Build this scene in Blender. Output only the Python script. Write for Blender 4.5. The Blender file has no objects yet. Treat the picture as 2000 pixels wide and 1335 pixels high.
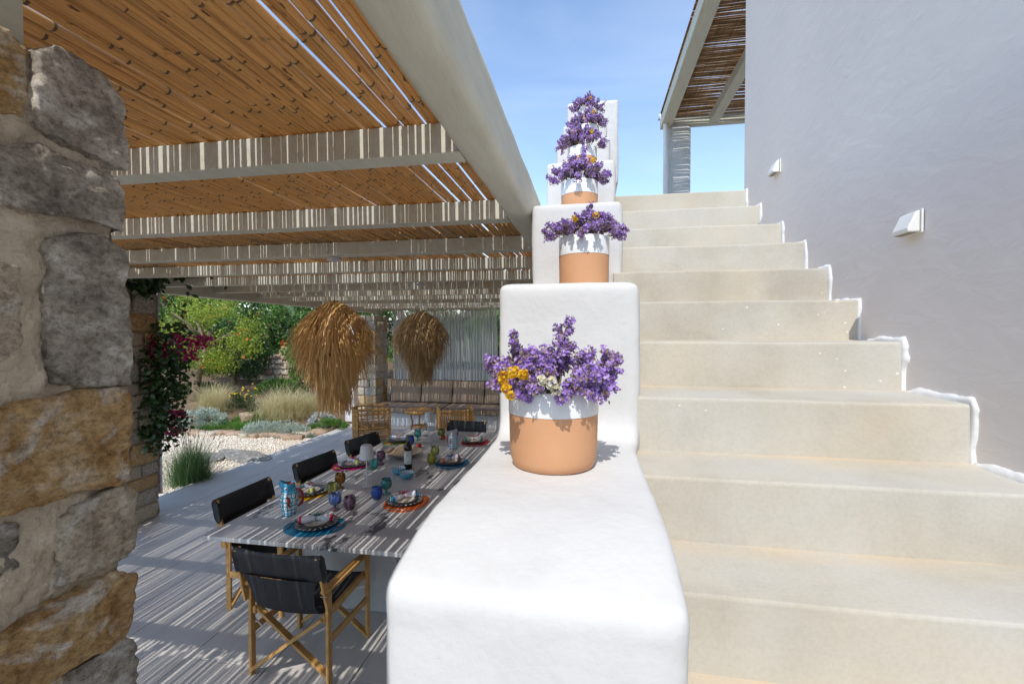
import bpy, bmesh, math, random
import numpy as np
from mathutils import Vector, Matrix, noise
R = math.radians
C = 2.2                      # camera height above the terrace floor
scene = bpy.context.scene
col = scene.collection

# ---------------------------------------------------------------- camera, sky, sun, exposure
cam_d = bpy.data.cameras.new('camera'); cam = bpy.data.objects.new('camera', cam_d); col.objects.link(cam)
cam.location = (0, 0, C); cam.rotation_euler = (R(88.9), 0, R(9.9))
cam_d.lens = 16; cam_d.sensor_width = 36; cam_d.clip_start = .02; cam_d.clip_end = 2000
scene.camera = cam
SUN_EL, SUN_AZ = 52.0, 1.0    # azimuth: degrees from -Y towards -X
world = bpy.data.worlds.new('World'); scene.world = world; world.use_nodes = True
wn = world.node_tree.nodes; wl = world.node_tree.links
bg = wn['Background']; bg.inputs[1].default_value = .15
sky = wn.new('ShaderNodeTexSky'); sky.sky_type = 'NISHITA'; sky.sun_disc = False
sky.sun_elevation = R(SUN_EL); sky.sun_rotation = R(180 + SUN_AZ)
sky.altitude = 0; sky.air_density = 1.0; sky.dust_density = .25; sky.ozone_density = 1.0
wt = wn.new('ShaderNodeTexCoord'); wm = wn.new('ShaderNodeMapping'); wm.inputs['Scale'].default_value = (1.0, 2.0, 4.5); wm.inputs['Rotation'].default_value = (.2, .5, .3)
wc = wn.new('ShaderNodeTexNoise'); wc.inputs['Scale'].default_value = 1.5; wc.inputs['Detail'].default_value = 7; wc.inputs['Distortion'].default_value = .5
wr = wn.new('ShaderNodeValToRGB'); wr.color_ramp.elements[0].position = .48; wr.color_ramp.elements[0].color = (0, 0, 0, 1); wr.color_ramp.elements[1].position = .85; wr.color_ramp.elements[1].color = (.16, .16, .16, 1)
wx = wn.new('ShaderNodeMix'); wx.data_type = 'RGBA'; wx.inputs[7].default_value = (5.2, 5.6, 6.2, 1)
wl.new(wt.outputs['Generated'], wm.inputs[0]); wl.new(wm.outputs[0], wc.inputs['Vector']); wl.new(wc.outputs[0], wr.inputs[0]); wl.new(wr.outputs[0], wx.inputs[0]); wl.new(sky.outputs[0], wx.inputs[6])
wl.new(wx.outputs[2], bg.inputs[0])      # thin high wisps of cloud over the whole sky
sun_d = bpy.data.lights.new('sun', 'SUN'); sun_d.energy = 2.0; sun_d.angle = R(.36); sun_d.color = (1, .97, .92)
sun = bpy.data.objects.new('sun', sun_d); col.objects.link(sun)
sdir = Vector((math.sin(R(SUN_AZ)) * math.cos(R(SUN_EL)), math.cos(R(SUN_AZ)) * math.cos(R(SUN_EL)), -math.sin(R(SUN_EL))))
sun.rotation_euler = sdir.to_track_quat('-Z', 'Y').to_euler()
sun.location = (-1, -8, 14)
vs = scene.view_settings; vs.view_transform = 'Standard'; vs.look = 'None'; vs.gamma = 1; vs.use_curve_mapping = False
vs.exposure = .95
scene.cycles.max_bounces = 8; scene.cycles.transparent_max_bounces = 12
scene.cycles.sample_clamp_indirect = 6

# ---------------------------------------------------------------- helpers
def tag(o, label=None, cat=None, group=None, kind=None):
    if label: o['label'] = label
    if cat: o['category'] = cat
    if group: o['group'] = group
    if kind: o['kind'] = kind
    return o

def empty(name, loc=(0, 0, 0), rz=0, label=None, cat=None, group=None):
    o = bpy.data.objects.new(name, None); col.objects.link(o)
    o.location = loc; o.rotation_euler = (0, 0, rz); o.empty_display_size = .1
    return tag(o, label, cat, group)

def link(name, me, parent=None, loc=(0, 0, 0), rot=(0, 0, 0), sc=(1, 1, 1)):
    o = bpy.data.objects.new(name, me); col.objects.link(o)
    o.location = loc; o.rotation_euler = rot; o.scale = sc
    if parent: o.parent = parent
    return o

def setmats(me, mats):
    if not isinstance(mats, (list, tuple)): mats = [mats]
    for m in mats: me.materials.append(m)

class MB:
    """collects shapes and links them as one mesh object"""
    def __init__(s): s.v = []; s.f = []; s.m = []
    def add(s, v, f, mi=0):
        n = len(s.v); s.v += [tuple(p) for p in v]; s.f += [tuple(i + n for i in q) for q in f]; s.m += [mi] * len(f); return s
    def box(s, c, size, rz=0, mi=0, M=None):
        x, y, z = [a / 2 for a in size]
        P = [Vector((sx * x, sy * y, sz * z)) for sz in (-1, 1) for sx, sy in ((-1, -1), (1, -1), (1, 1), (-1, 1))]
        if M is None: M = Matrix.Rotation(rz, 3, 'Z')
        P = [M @ p + Vector(c) for p in P]
        return s.add(P, [(3, 2, 1, 0), (4, 5, 6, 7), (0, 1, 5, 4), (1, 2, 6, 5), (2, 3, 7, 6), (3, 0, 4, 7)], mi)
    def bar(s, a, b, w, h, mi=0, up=(0, 0, 1)):
        a = Vector(a); b = Vector(b); d = b - a; L = d.length; d.normalize()
        x = d.cross(Vector(up))
        if x.length < 1e-4: x = d.cross(Vector((0, 1, 0)))
        x.normalize(); z = x.cross(d)
        M = Matrix((x, d, z)).transposed()
        return s.box((a + b) / 2, (w, L, h), M=M, mi=mi)
    def tube(s, pts, rad, n=6, mi=0, cap=True):
        pts = [Vector(p) for p in pts]
        if not isinstance(rad, (list, tuple)): rad = [rad] * len(pts)
        V = []; F = []; ref = None
        for i, p in enumerate(pts):
            d = (pts[min(i + 1, len(pts) - 1)] - pts[max(i - 1, 0)])
            if d.length < 1e-9: d = Vector((0, 0, 1))
            d.normalize()
            if ref is None: ref = d.orthogonal().normalized()
            ref = (ref - d * ref.dot(d)).normalized(); b = d.cross(ref)
            for k in range(n):
                a = 2 * math.pi * k / n; V.append(p + (ref * math.cos(a) + b * math.sin(a)) * rad[i])
        for i in range(len(pts) - 1):
            for k in range(n):
                k2 = (k + 1) % n; F.append((i * n + k, i * n + k2, (i + 1) * n + k2, (i + 1) * n + k))
        if cap: F.append(tuple(range(n))[::-1]); F.append(tuple((len(pts) - 1) * n + k for k in range(n)))
        return s.add(V, F, mi)
    def lathe(s, prof, n=24, c=(0, 0, 0), mi=0, cap0=True, cap1=False, seg_m=None):
        V = []; F = []; c = Vector(c); ms = []
        for r, z in prof:
            for k in range(n):
                a = 2 * math.pi * k / n; V.append(c + Vector((r * math.cos(a), r * math.sin(a), z)))
        for i in range(len(prof) - 1):
            for k in range(n):
                k2 = (k + 1) % n; F.append((i * n + k, i * n + k2, (i + 1) * n + k2, (i + 1) * n + k)); ms.append(seg_m[i] if seg_m else mi)
        if cap0: F.append(tuple(range(n))[::-1]); ms.append(ms[0])
        if cap1: F.append(tuple((len(prof) - 1) * n + k for k in range(n))); ms.append(ms[-2])
        b = len(s.m); s.add(V, F, mi); s.m[b:] = ms
        return s
    def mesh(s, name, mats, smooth=False, bevel=0, seg=2, ang=30):
        me = bpy.data.meshes.new(name); me.from_pydata(s.v, [], s.f); setmats(me, mats)
        if any(s.m): me.polygons.foreach_set('material_index', s.m)
        if bevel:
            bm = bmesh.new(); bm.from_mesh(me)
            es = [e for e in bm.edges if len(e.link_faces) == 2 and e.calc_face_angle(0) > R(ang)]
            bmesh.ops.bevel(bm, geom=es, offset=bevel, segments=seg, affect='EDGES', profile=.5, clamp_overlap=True)
            bm.to_mesh(me); bm.free()
        if smooth:
            me.polygons.foreach_set('use_smooth', [True] * len(me.polygons))
            if smooth != 'all': me.set_sharp_from_angle(angle=R(40))
        me.update(); return me
    def build(s, name, mats, parent=None, loc=(0, 0, 0), rot=(0, 0, 0), sc=(1, 1, 1), **k):
        return link(name, s.mesh(name, mats, **k), parent, loc, rot, sc)

def np_mesh(name, V, F, mats, mi=None, smooth=False):
    """V (n,3), F (m,k) uniform polygons"""
    V = np.asarray(V, np.float32); F = np.asarray(F, np.int32); me = bpy.data.meshes.new(name)
    me.vertices.add(len(V)); me.vertices.foreach_set('co', V.ravel())
    k = F.shape[1]; me.loops.add(F.size); me.loops.foreach_set('vertex_index', F.ravel())
    me.polygons.add(len(F)); me.polygons.foreach_set('loop_start', np.arange(0, F.size, k, dtype=np.int32))
    try: me.polygons.foreach_set('loop_total', np.full(len(F), k, np.int32))
    except Exception: pass
    setmats(me, mats)
    if mi is not None: me.polygons.foreach_set('material_index', np.asarray(mi, np.int32))
    if smooth: me.polygons.foreach_set('use_smooth', np.ones(len(F), bool))
    me.update(calc_edges=True); me.validate(); return me

def remeshed(mb, voxel, it, mats, name, disp=0, dscale=4, disp2=0, dscale2=20, fac=.5, frac=False):
    """union of closed shapes -> voxel remesh -> rounded -> uneven hand-made surface"""
    me = mb.mesh(name + '_src', mats); o = bpy.data.objects.new('tmp', me); col.objects.link(o)
    m = o.modifiers.new('r', 'REMESH'); m.mode = 'VOXEL'; m.voxel_size = voxel; m.use_smooth_shade = True
    if it: k = o.modifiers.new('s', 'SMOOTH'); k.iterations = it; k.factor = fac
    dg = bpy.context.evaluated_depsgraph_get(); ev = o.evaluated_get(dg)
    out = bpy.data.meshes.new_from_object(ev, depsgraph=dg); out.name = name
    bpy.data.objects.remove(o); bpy.data.meshes.remove(me)
    if not out.materials: setmats(out, mats)
    if disp:
        n = len(out.vertices); co = np.empty(n * 3, np.float32); out.vertices.foreach_get('co', co); co = co.reshape(-1, 3)
        no = np.empty(n * 3, np.float32); out.vertices.foreach_get('normal', no); no = no.reshape(-1, 3)
        d = np.array([(noise.fractal(Vector(p) * dscale, .7, 2.2, 6) if frac else noise.noise(Vector(p) * dscale)) * disp + (noise.noise(Vector(p) * dscale2) * disp2 if disp2 else 0) for p in co.tolist()], np.float32)
        out.vertices.foreach_set('co', (co + no * d[:, None]).ravel()); out.update()
    out.polygons.foreach_set('use_smooth', [True] * len(out.polygons))
    return out

# ---------------------------------------------------------------- materials
def new_mat(name):
    m = bpy.data.materials.new(name); m.use_nodes = True
    return m, m.node_tree.nodes, m.node_tree.links, m.node_tree.nodes['Principled BSDF']

def ramp(n, l, src, stops):
    r = n.new('ShaderNodeValToRGB'); e = r.color_ramp.elements
    while len(e) < len(stops): e.new(.5)
    for q, (p, c) in zip(e, stops): q.position = p; q.color = tuple(c) + (1,) if len(c) == 3 else c
    l.new(src, r.inputs[0]); return r

def mixc(n, l, fac, a, b, mode='MIX'):
    x = n.new('ShaderNodeMix'); x.data_type = 'RGBA'; x.blend_type = mode
    for s, v in ((x.inputs[0], fac), (x.inputs[6], a), (x.inputs[7], b)):
        if hasattr(v, 'is_linked'): l.new(v, s)
        elif isinstance(v, (int, float)): s.default_value = v
        else: s.default_value = tuple(v) + (1,)
    return x.outputs[2]

def tex(n, l, kind, scale, vec=None, detail=4, **kw):
    t = n.new('ShaderNodeTex' + kind); t.inputs['Scale'].default_value = scale
    if kind == 'Noise': t.inputs['Detail'].default_value = detail
    for k, v in kw.items():
        if k in t.inputs: t.inputs[k].default_value = v
        else: setattr(t, k, v)
    if vec is not None: l.new(vec, t.inputs['Vector'])
    return t

def coords(n, l, scale=None, rot=None):
    t = n.new('ShaderNodeTexCoord')
    if scale is None: return t.outputs['Object']
    m = n.new('ShaderNodeMapping'); m.inputs['Scale'].default_value = scale
    if rot: m.inputs['Rotation'].default_value = rot
    l.new(t.outputs['Object'], m.inputs[0]); return m.outputs[0]

def bump(n, l, b, src, strength, dist=.01):
    p = n.new('ShaderNodeBump'); p.inputs['Strength'].default_value = strength; p.inputs['Distance'].default_value = dist
    l.new(src, p.inputs['Height']); l.new(p.outputs[0], b.inputs['Normal'])
    return p

def M(name, c1, c2=None, scale=8, rough=.6, bmp=0, bscale=60, stretch=None, island=0, detail=5, metal=0, spec=None, dist=.003):
    """general two-tone noise material; island: per-piece brightness variation"""
    m, n, l, b = new_mat(name); b.inputs['Roughness'].default_value = rough; b.inputs['Metallic'].default_value = metal
    if spec is not None: b.inputs['Specular IOR Level'].default_value = spec
    v = coords(n, l, stretch) if stretch else coords(n, l)
    if c2 is None: c2 = tuple(x * .85 for x in c1)
    t = tex(n, l, 'Noise', scale, v, detail)
    r = ramp(n, l, t.outputs[0], [(.32, c1), (.68, c2)]); out = r.outputs[0]
    if island:
        g = n.new('ShaderNodeNewGeometry'); rr = ramp(n, l, g.outputs['Random Per Island'], [(0, (1 - island,) * 3), (1, (1 + island,) * 3)])
        out = mixc(n, l, 1.0, out, rr.outputs[0], 'MULTIPLY')
    l.new(out, b.inputs['Base Color'])
    if bmp: t2 = tex(n, l, 'Noise', bscale, v, 6); bump(n, l, b, t2.outputs[0], bmp, dist)
    return m

def leaf_mat(name, cols, rough=.45, trans=.35):
    """leaf faces: colour differs from leaf to leaf, light shines through"""
    m, n, l, b = new_mat(name); b.inputs['Roughness'].default_value = rough
    g = n.new('ShaderNodeNewGeometry')
    k = len(cols); r = ramp(n, l, g.outputs['Random Per Island'], [(i / max(1, k - 1), c) for i, c in enumerate(cols)])
    l.new(r.outputs[0], b.inputs['Base Color'])
    t = n.new('ShaderNodeBsdfTranslucent'); l.new(r.outputs[0], t.inputs[0])
    mx = n.new('ShaderNodeMixShader'); mx.inputs[0].default_value = trans
    l.new(b.outputs[0], mx.inputs[1]); l.new(t.outputs[0], mx.inputs[2])
    l.new(mx.outputs[0], n['Material Output'].inputs[0]); return m

def glass_mat(name, c):
    m, n, l, b = new_mat(name)
    n.remove(b); t = n.new('ShaderNodeBsdfTransparent'); t.inputs[0].default_value = tuple(x ** .5 for x in c) + (1,)
    d = n.new('ShaderNodeBsdfDiffuse'); d.inputs[0].default_value = tuple(x * .9 for x in c) + (1,)
    g = n.new('ShaderNodeBsdfGlossy'); g.inputs['Roughness'].default_value = .06
    fr = n.new('ShaderNodeFresnel'); fr.inputs[0].default_value = 1.5
    a = n.new('ShaderNodeMixShader'); a.inputs[0].default_value = .3; l.new(t.outputs[0], a.inputs[1]); l.new(d.outputs[0], a.inputs[2])
    x = n.new('ShaderNodeMixShader'); l.new(fr.outputs[0], x.inputs[0]); l.new(a.outputs[0], x.inputs[1]); l.new(g.outputs[0], x.inputs[2])
    l.new(x.outputs[0], n['Material Output'].inputs[0]); return m

def mat_white():
    m, n, l, b = new_mat('whitewash'); b.inputs['Roughness'].default_value = .85; b.inputs['Specular IOR Level'].default_value = .2
    v = coords(n, l); t = tex(n, l, 'Noise', 2.2, coords(n, l, (1, 1, .6)), 10, Roughness=.66)
    r = ramp(n, l, t.outputs[0], [(.33, (.565, .555, .54)), (.46, (.615, .61, .60)), (.7, (.64, .635, .625))])
    s = tex(n, l, 'Voronoi', 13, v, Randomness=1); sr = ramp(n, l, s.outputs['Distance'], [(.0, (.45, .36, .25)), (.035, (1, 1, 1))])
    o = mixc(n, l, .35, r.outputs[0], sr.outputs[0], 'MULTIPLY'); l.new(o, b.inputs['Base Color'])
    a = tex(n, l, 'Noise', 46, v, 6); c = tex(n, l, 'Noise', 6, v, 3)
    ad = n.new('ShaderNodeMath'); ad.operation = 'MULTIPLY_ADD'; ad.inputs[1].default_value = 1.6; l.new(c.outputs[0], ad.inputs[0]); l.new(a.outputs[0], ad.inputs[2])
    bump(n, l, b, ad.outputs[0], .17, .010); return m

def mat_wall():
    m, n, l, b = new_mat('grey_plaster'); b.inputs['Roughness'].default_value = .8; b.inputs['Specular IOR Level'].default_value = .25
    v = coords(n, l); t = tex(n, l, 'Noise', 1.4, v, 5)
    r = ramp(n, l, t.outputs[0], [(.3, (.80, .735, .68)), (.7, (.74, .68, .635))]); l.new(r.outputs[0], b.inputs['Base Color'])
    v2 = coords(n, l, (1, 2, 4)); a = tex(n, l, 'Noise', 5, v2, 10, Distortion=.6); bump(n, l, b, a.outputs[0], .42, .007); return m

def mat_stair():
    m, n, l, b = new_mat('stair_cement'); b.inputs['Roughness'].default_value = .8; b.inputs['Specular IOR Level'].default_value = .3
    v = coords(n, l); t = tex(n, l, 'Noise', 2.6, v, 6)
    c = ramp(n, l, t.outputs[0], [(.3, (.42, .382, .31)), (.5, (.48, .445, .375)), (.7, (.485, .465, .42))]).outputs[0]
    st = tex(n, l, 'Noise', 3, coords(n, l, (1.6, 1.2, .9)), 8); c = mixc(n, l, .7, c, ramp(n, l, st.outputs[0], [(.3, (.90, .885, .86)), (.55, (1.02, 1.02, 1.02))]).outputs[0], 'MULTIPLY')
    og = tex(n, l, 'Noise', 1.8, coords(n, l, (1, 1.6, 1.2)), 5)
    c = mixc(n, l, ramp(n, l, og.outputs[0], [(.54, (0, 0, 0)), (.74, (.42, .42, .42))]).outputs[0], c, (.60, .48, .33))
    fg = tex(n, l, 'Noise', 120, v, 4); c = mixc(n, l, .5, c, ramp(n, l, fg.outputs[0], [(.3, (.90, .89, .87)), (.6, (1.03, 1.03, 1.03))]).outputs[0], 'MULTIPLY')
    at = n.new('ShaderNodeAttribute'); at.attribute_name = 'rust'; rn = tex(n, l, 'Noise', 4, coords(n, l, (1, 3, 3)), 6)
    rm = n.new('ShaderNodeMath'); rm.operation = 'MULTIPLY'; l.new(at.outputs['Fac'], rm.inputs[0]); l.new(ramp(n, l, rn.outputs[0], [(.38, (.02, .02, .02)), (.68, (.75, .75, .75))]).outputs[0], rm.inputs[1])
    c = mixc(n, l, rm.outputs[0], c, (.64, .46, .28))
    ck = tex(n, l, 'Voronoi', 1.7, mixc(n, l, .12, v, tex(n, l, 'Noise', 6, v, 6).outputs['Color']), feature='DISTANCE_TO_EDGE')
    c = mixc(n, l, .07, c, ramp(n, l, ck.outputs['Distance'], [(0, (.35, .3, .25)), (.004, (1, 1, 1))]).outputs[0], 'MULTIPLY')
    dt_ = tex(n, l, 'Noise', 1.1, coords(n, l, (1, 1.4, 1)), 10, Roughness=.7); c = mixc(n, l, .8, c, ramp(n, l, dt_.outputs[0], [(.34, (.80, .78, .75)), (.48, (1, 1, 1))]).outputs[0], 'MULTIPLY')
    sp = tex(n, l, 'Voronoi', 30, coords(n, l, (.7, 1.5, .9)), Randomness=1); g2 = tex(n, l, 'Noise', 1.3, v, 2)
    thr = n.new('ShaderNodeMath'); thr.operation = 'MULTIPLY_ADD'; thr.inputs[1].default_value = .50; thr.inputs[2].default_value = -.238; l.new(g2.outputs[0], thr.inputs[0])
    lt = n.new('ShaderNodeMath'); lt.operation = 'LESS_THAN'; l.new(sp.outputs['Distance'], lt.inputs[0]); l.new(thr.outputs[0], lt.inputs[1])
    sm = n.new('ShaderNodeMath'); sm.operation = 'MULTIPLY'; sm.inputs[1].default_value = .7; l.new(lt.outputs[0], sm.inputs[0])
    c = mixc(n, l, sm.outputs[0], c, (.74, .72, .67)); l.new(c, b.inputs['Base Color'])
    a = tex(n, l, 'Noise', 18, coords(n, l, (.7, 1.2, 1.8)), 10, Roughness=.6); bump(n, l, b, a.outputs[0], .16, .006); return m

def mat_stone(name, stops, scale=6, veins=(.80, .77, .70), vs_=.65, rot=(.3, .5, .9)):
    m, n, l, b = new_mat(name); b.inputs['Roughness'].default_value = .85; b.inputs['Specular IOR Level'].default_value = .25
    v = coords(n, l, (1, 1, 1.35), rot); oi = n.new('ShaderNodeObjectInfo')
    ad = n.new('ShaderNodeVectorMath'); ad.operation = 'MULTIPLY_ADD'; ad.inputs[1].default_value = (37, 53, 71)
    cx = n.new('ShaderNodeCombineXYZ')
    for i in range(3): l.new(oi.outputs['Random'], cx.inputs[i])
    l.new(cx.outputs[0], ad.inputs[0]); l.new(v, ad.inputs[2]); v = ad.outputs[0]
    t = tex(n, l, 'Noise', scale * 1.5, v, 12, Roughness=.68); c = ramp(n, l, t.outputs[0], stops).outputs[0]
    w = tex(n, l, 'Noise', scale * .9, v, 8, Distortion=2.2); c = mixc(n, l, ramp(n, l, w.outputs[0], [(.56, (0, 0, 0)), (.68, (vs_,) * 3)]).outputs[0], c, veins)
    s = tex(n, l, 'Noise', 75, v, 6, Roughness=.8); c = mixc(n, l, .85, c, ramp(n, l, s.outputs[0], [(.38, (.50, .47, .43)), (.5, (1, 1, 1)), (.64, (1.35, 1.35, 1.35))]).outputs[0], 'MULTIPLY')
    k = tex(n, l, 'Voronoi', 9, v, feature='DISTANCE_TO_EDGE'); c = mixc(n, l, .18, c, ramp(n, l, k.outputs['Distance'], [(0, (.35, .3, .25)), (.05, (1, 1, 1))]).outputs[0], 'MULTIPLY')
    l.new(c, b.inputs['Base Color'])
    a = tex(n, l, 'Noise', 34, v, 12, Roughness=.78); bump(n, l, b, a.outputs[0], .9, .014); return m

def mat_cane(name, cols):
    m, n, l, b = new_mat(name); b.inputs['Roughness'].default_value = .42
    g = n.new('ShaderNodeNewGeometry'); r = ramp(n, l, g.outputs['Random Per Island'], [(i / (len(cols) - 1), c) for i, c in enumerate(cols)])
    v = coords(n, l, (60, 2.2, 60)); t = tex(n, l, 'Noise', 1, v, 6)
    c = mixc(n, l, 1, r.outputs[0], ramp(n, l, t.outputs[0], [(.30, (.42, .36, .32)), (.42, (.9, .87, .85)), (.7, (1.15, 1.12, 1.1))]).outputs[0], 'MULTIPLY')
    s = tex(n, l, 'Noise', 1, coords(n, l, (45, 14, 45)), 3)
    c = mixc(n, l, ramp(n, l, s.outputs[0], [(.66, (0, 0, 0)), (.72, (.85, .85, .85))]).outputs[0], c, (.05, .03, .018))
    l.new(c, b.inputs['Base Color'])
    tr = n.new('ShaderNodeBsdfTranslucent'); l.new(c, tr.inputs[0]); mx = n.new('ShaderNodeMixShader'); mx.inputs[0].default_value = .36
    l.new(b.outputs[0], mx.inputs[1]); l.new(tr.outputs[0], mx.inputs[2]); l.new(mx.outputs[0], n['Material Output'].inputs[0])
    return m

def mat_table():
    m, n, l, b = new_mat('table_marble'); b.inputs['Roughness'].default_value = .42
    v = coords(n, l, (1, .45, 1), (0, 0, .5)); t = tex(n, l, 'Noise', 3.2, v, 8)
    c = ramp(n, l, t.outputs[0], [(.3, (.42, .41, .40)), (.5, (.54, .53, .51)), (.7, (.62, .60, .58))]).outputs[0]
    w = tex(n, l, 'Noise', 3.4, coords(n, l, (1.5, .8, 1), (0, 0, .45)), 12, Roughness=.68)
    c = mixc(n, l, ramp(n, l, w.outputs[0], [(.575, (0, 0, 0)), (.61, (.92, .92, .92))]).outputs[0], c, (.035, .04, .05))
    l.new(c, b.inputs['Base Color']); return m

WHITE = mat_white(); WALL = mat_wall(); STAIR = mat_stair()
PAINT = M('white_paint_edge', (.82, .81, .79), (.72, .70, .67), 14, .7, .6, 50)
BEAM = M('painted_timber', (.64, .625, .51), (.56, .545, .44), 5, .55, .35, 30, stretch=(6, 1, 6))
CANE = mat_cane('cane_skin', [(.68, .42, .16), (.78, .52, .22), (.84, .62, .33), (.72, .45, .17), (.62, .48, .32), (.86, .64, .32)])
NODE = M('cane_joint', (.19, .11, .05), (.10, .06, .03), 30, .6)
REED = mat_cane('thin_reed', [(.30, .17, .07), (.40, .24, .10), (.24, .14, .06), (.46, .30, .14)])
TILE = M('floor_tile', (.58, .545, .50), (.50, .47, .43), 2.2, .5, .25, 40, stretch=(3, 1, 1), detail=8)
JOINT = M('tile_joint', (.22, .215, .21), None, 9, .8)
MORTAR = M('mortar', (.66, .56, .42), (.46, .375, .27), 22, .95, 1.0, 70, dist=.014, detail=10)
ST_GREY = mat_stone('grey_stone', [(.30, (.11, .095, .08)), (.42, (.32, .28, .23)), (.54, (.50, .44, .365)), (.68, (.80, .75, .66))])
ST_OCH = mat_stone('ochre_stone', [(.30, (.17, .095, .045)), (.42, (.46, .26, .10)), (.55, (.60, .40, .19)), (.72, (.78, .66, .49))])
ST_TAN = mat_stone('tan_stone', [(.28, (.28, .22, .155)), (.45, (.52, .43, .315)), (.6, (.63, .54, .41)), (.78, (.76, .68, .55))])
WOOD = M('oiled_wood', (.58, .33, .11), (.44, .225, .065), 5, .45, .2, 30, stretch=(3, 3, 3), detail=6)
STEEL = M('steel', (.6, .6, .6), None, 20, .28, metal=1)
MESHB = M('black_mesh_fabric', (.012, .013, .016), (.02, .021, .025), 260, .75, .3, 300)
TERRA = M('terracotta', (.63, .335, .175), (.57, .29, .145), 6, .7, .2, 60)
GLAZE = M('white_glaze', (.78, .79, .79), (.75, .76, .77), 4, .3)
SOIL = M('soil', (.20, .125, .07), (.11, .07, .04), 12, .95, 1, 40, dist=.02)
# ================================================================ SETTING
random.seed(7); rng = np.random.default_rng(7)
# ---- ground out to the horizon, sloping gently up behind the garden
def ground_z(x, y):
    d = max(0, -x - 6.2); e = max(0, y - 8.6)
    near = .80 * (1 - math.exp(-max(0, e + d * .25 - .8) * .22)) if (x < -5.75 or y > 11.6) else 0
    g = max(0, math.hypot(x, y) - 16) * .05
    return -.10 + near + min(g, 6) + .03 * noise.noise(Vector((x * .7, y * .7, 0)))
def gz(x, y): return ground_z(x, y)
xs = sorted(set([-400, -200, -100, -60, -40, -30, -24] + [-20 + .5 * i for i in range(29)] + [-5.75, -5.7] + [-5 + 2.5 * i for i in range(7)] + [15, 20, 30, 60, 120, 250, 400]))
ys = sorted(set([-400, -200, -80, -40, -20, -10, -5, 0, 2.5] + [5 + .5 * i for i in range(31)] + [24, 28, 35, 50, 80, 150, 300, 500]))
gv = [(x, y, gz(x, y) if not (-5.7 <= x <= 8 and y < 11.6) else -.10) for y in ys for x in xs]
nx = len(xs); gf = [(j * nx + i, j * nx + i + 1, (j + 1) * nx + i + 1, (j + 1) * nx + i) for j in range(len(ys) - 1) for i in range(nx - 1)]
g = MB().add(gv, gf).build('garden_ground', SOIL, smooth='all'); tag(g, 'brown garden soil behind the gravel and under the plants', 'ground', kind='structure')

# ---- terrace floor: slab with recessed joints, each tile its own piece
fl = MB().box((-2.55, 4.9, -.06), (6.3, 14.2, .112)).build('terrace_floor', JOINT)
tag(fl, 'pale grey tiled terrace floor striped by shadow', 'floor', kind='structure')
TW, TL = .60, 1.18
tile_me = [MB().box((0, 0, 0), (TW - .006, TL - .006, .012)).mesh('tile', TILE, bevel=.0015, seg=1) for _ in range(3)]
i = 0; x = -5.69 + TW / 2
while x < .3:
    y = -2.1 + (TL / 2 if i % 2 else 0)
    while y < 11.7:
        if not (y > 11.2): link('tile', random.choice(tile_me), fl, (x, y, 0))
        y += TL
    x += TW; i += 1

# ---- stairs (nosing depth and height of every step)
NOS = [(.928, -.51), (1.155, -.35), (1.395, -.189), (1.67, -.029), (1.92, .127), (2.145, .279), (2.369, .432), (2.635, .584), (2.958, .768), (3.208, .937)]
y0, z0 = NOS[0]
while z0 > -2.05: y0 -= .255; z0 -= .16; NOS.insert(0, (y0, z0))
stairs = tag(empty('stairs', (0, 0, 0)), 'broad beige cement stairs climbing beside the white parapet', 'stairs', kind='structure')
WX = 1.0
for k, (yn, zn) in enumerate(NOS):
    yb = NOS[k + 1][0] + .03 if k + 1 < len(NOS) else 9.5
    zlow = max(-C, zn - .34)
    mb = MB(); n1 = 26; top = []; xa, xb = (.10, WX + .01) if k + 1 < len(NOS) else (.10, 4.6)
    V = []; F = []
    for q in range(n1 + 1):        # hand-trowelled nosing: slightly wavy, rounded edge
        xx = xa + (xb - xa) * q / n1; wv = .005 * noise.noise(Vector((xx * 3, k * 7.1, 0))); wz = .004 * noise.noise(Vector((xx * 2.5, k * 3.3, 5)))
        V += [(xx, yn + wv, C + zlow), (xx, yn + wv + .002, C + zn - .010 + wz), (xx, yn + wv + .003, C + zn - .005 + wz), (xx, yn + wv + .006, C + zn - .001 + wz), (xx, yn + wv + .012, C + zn + wz), (xx, yb - .095, C + zn + .002), (xx, yb - .04, C + zn + .004), (xx, yb, C + zn + .004), (xx, yb, C + zlow)]
    for q in range(n1):
        for j in range(9): F.append((q * 9 + j, (q + 1) * 9 + j, (q + 1) * 9 + (j + 1) % 9, q * 9 + (j + 1) % 9))
    F += [tuple(range(9)), tuple(n1 * 9 + j for j in range(9))[::-1]]
    so = mb.add(V, F).build('step' if k + 1 < len(NOS) else 'landing', STAIR, stairs, smooth=True)
    ra = so.data.attributes.new('rust', 'FLOAT', 'POINT'); ra.data.foreach_set('value', [(0, 0, 0, 0, 0, 0, .9, .9, 0)[i % 9] if k + 1 < len(NOS) else 0. for i in range(len(V))])

MB().box((2.36, 6.4, (C + .6) / 2), (4.48, 6.2, C + .6)).build('masonry_core', WHITE, stairs)
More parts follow.
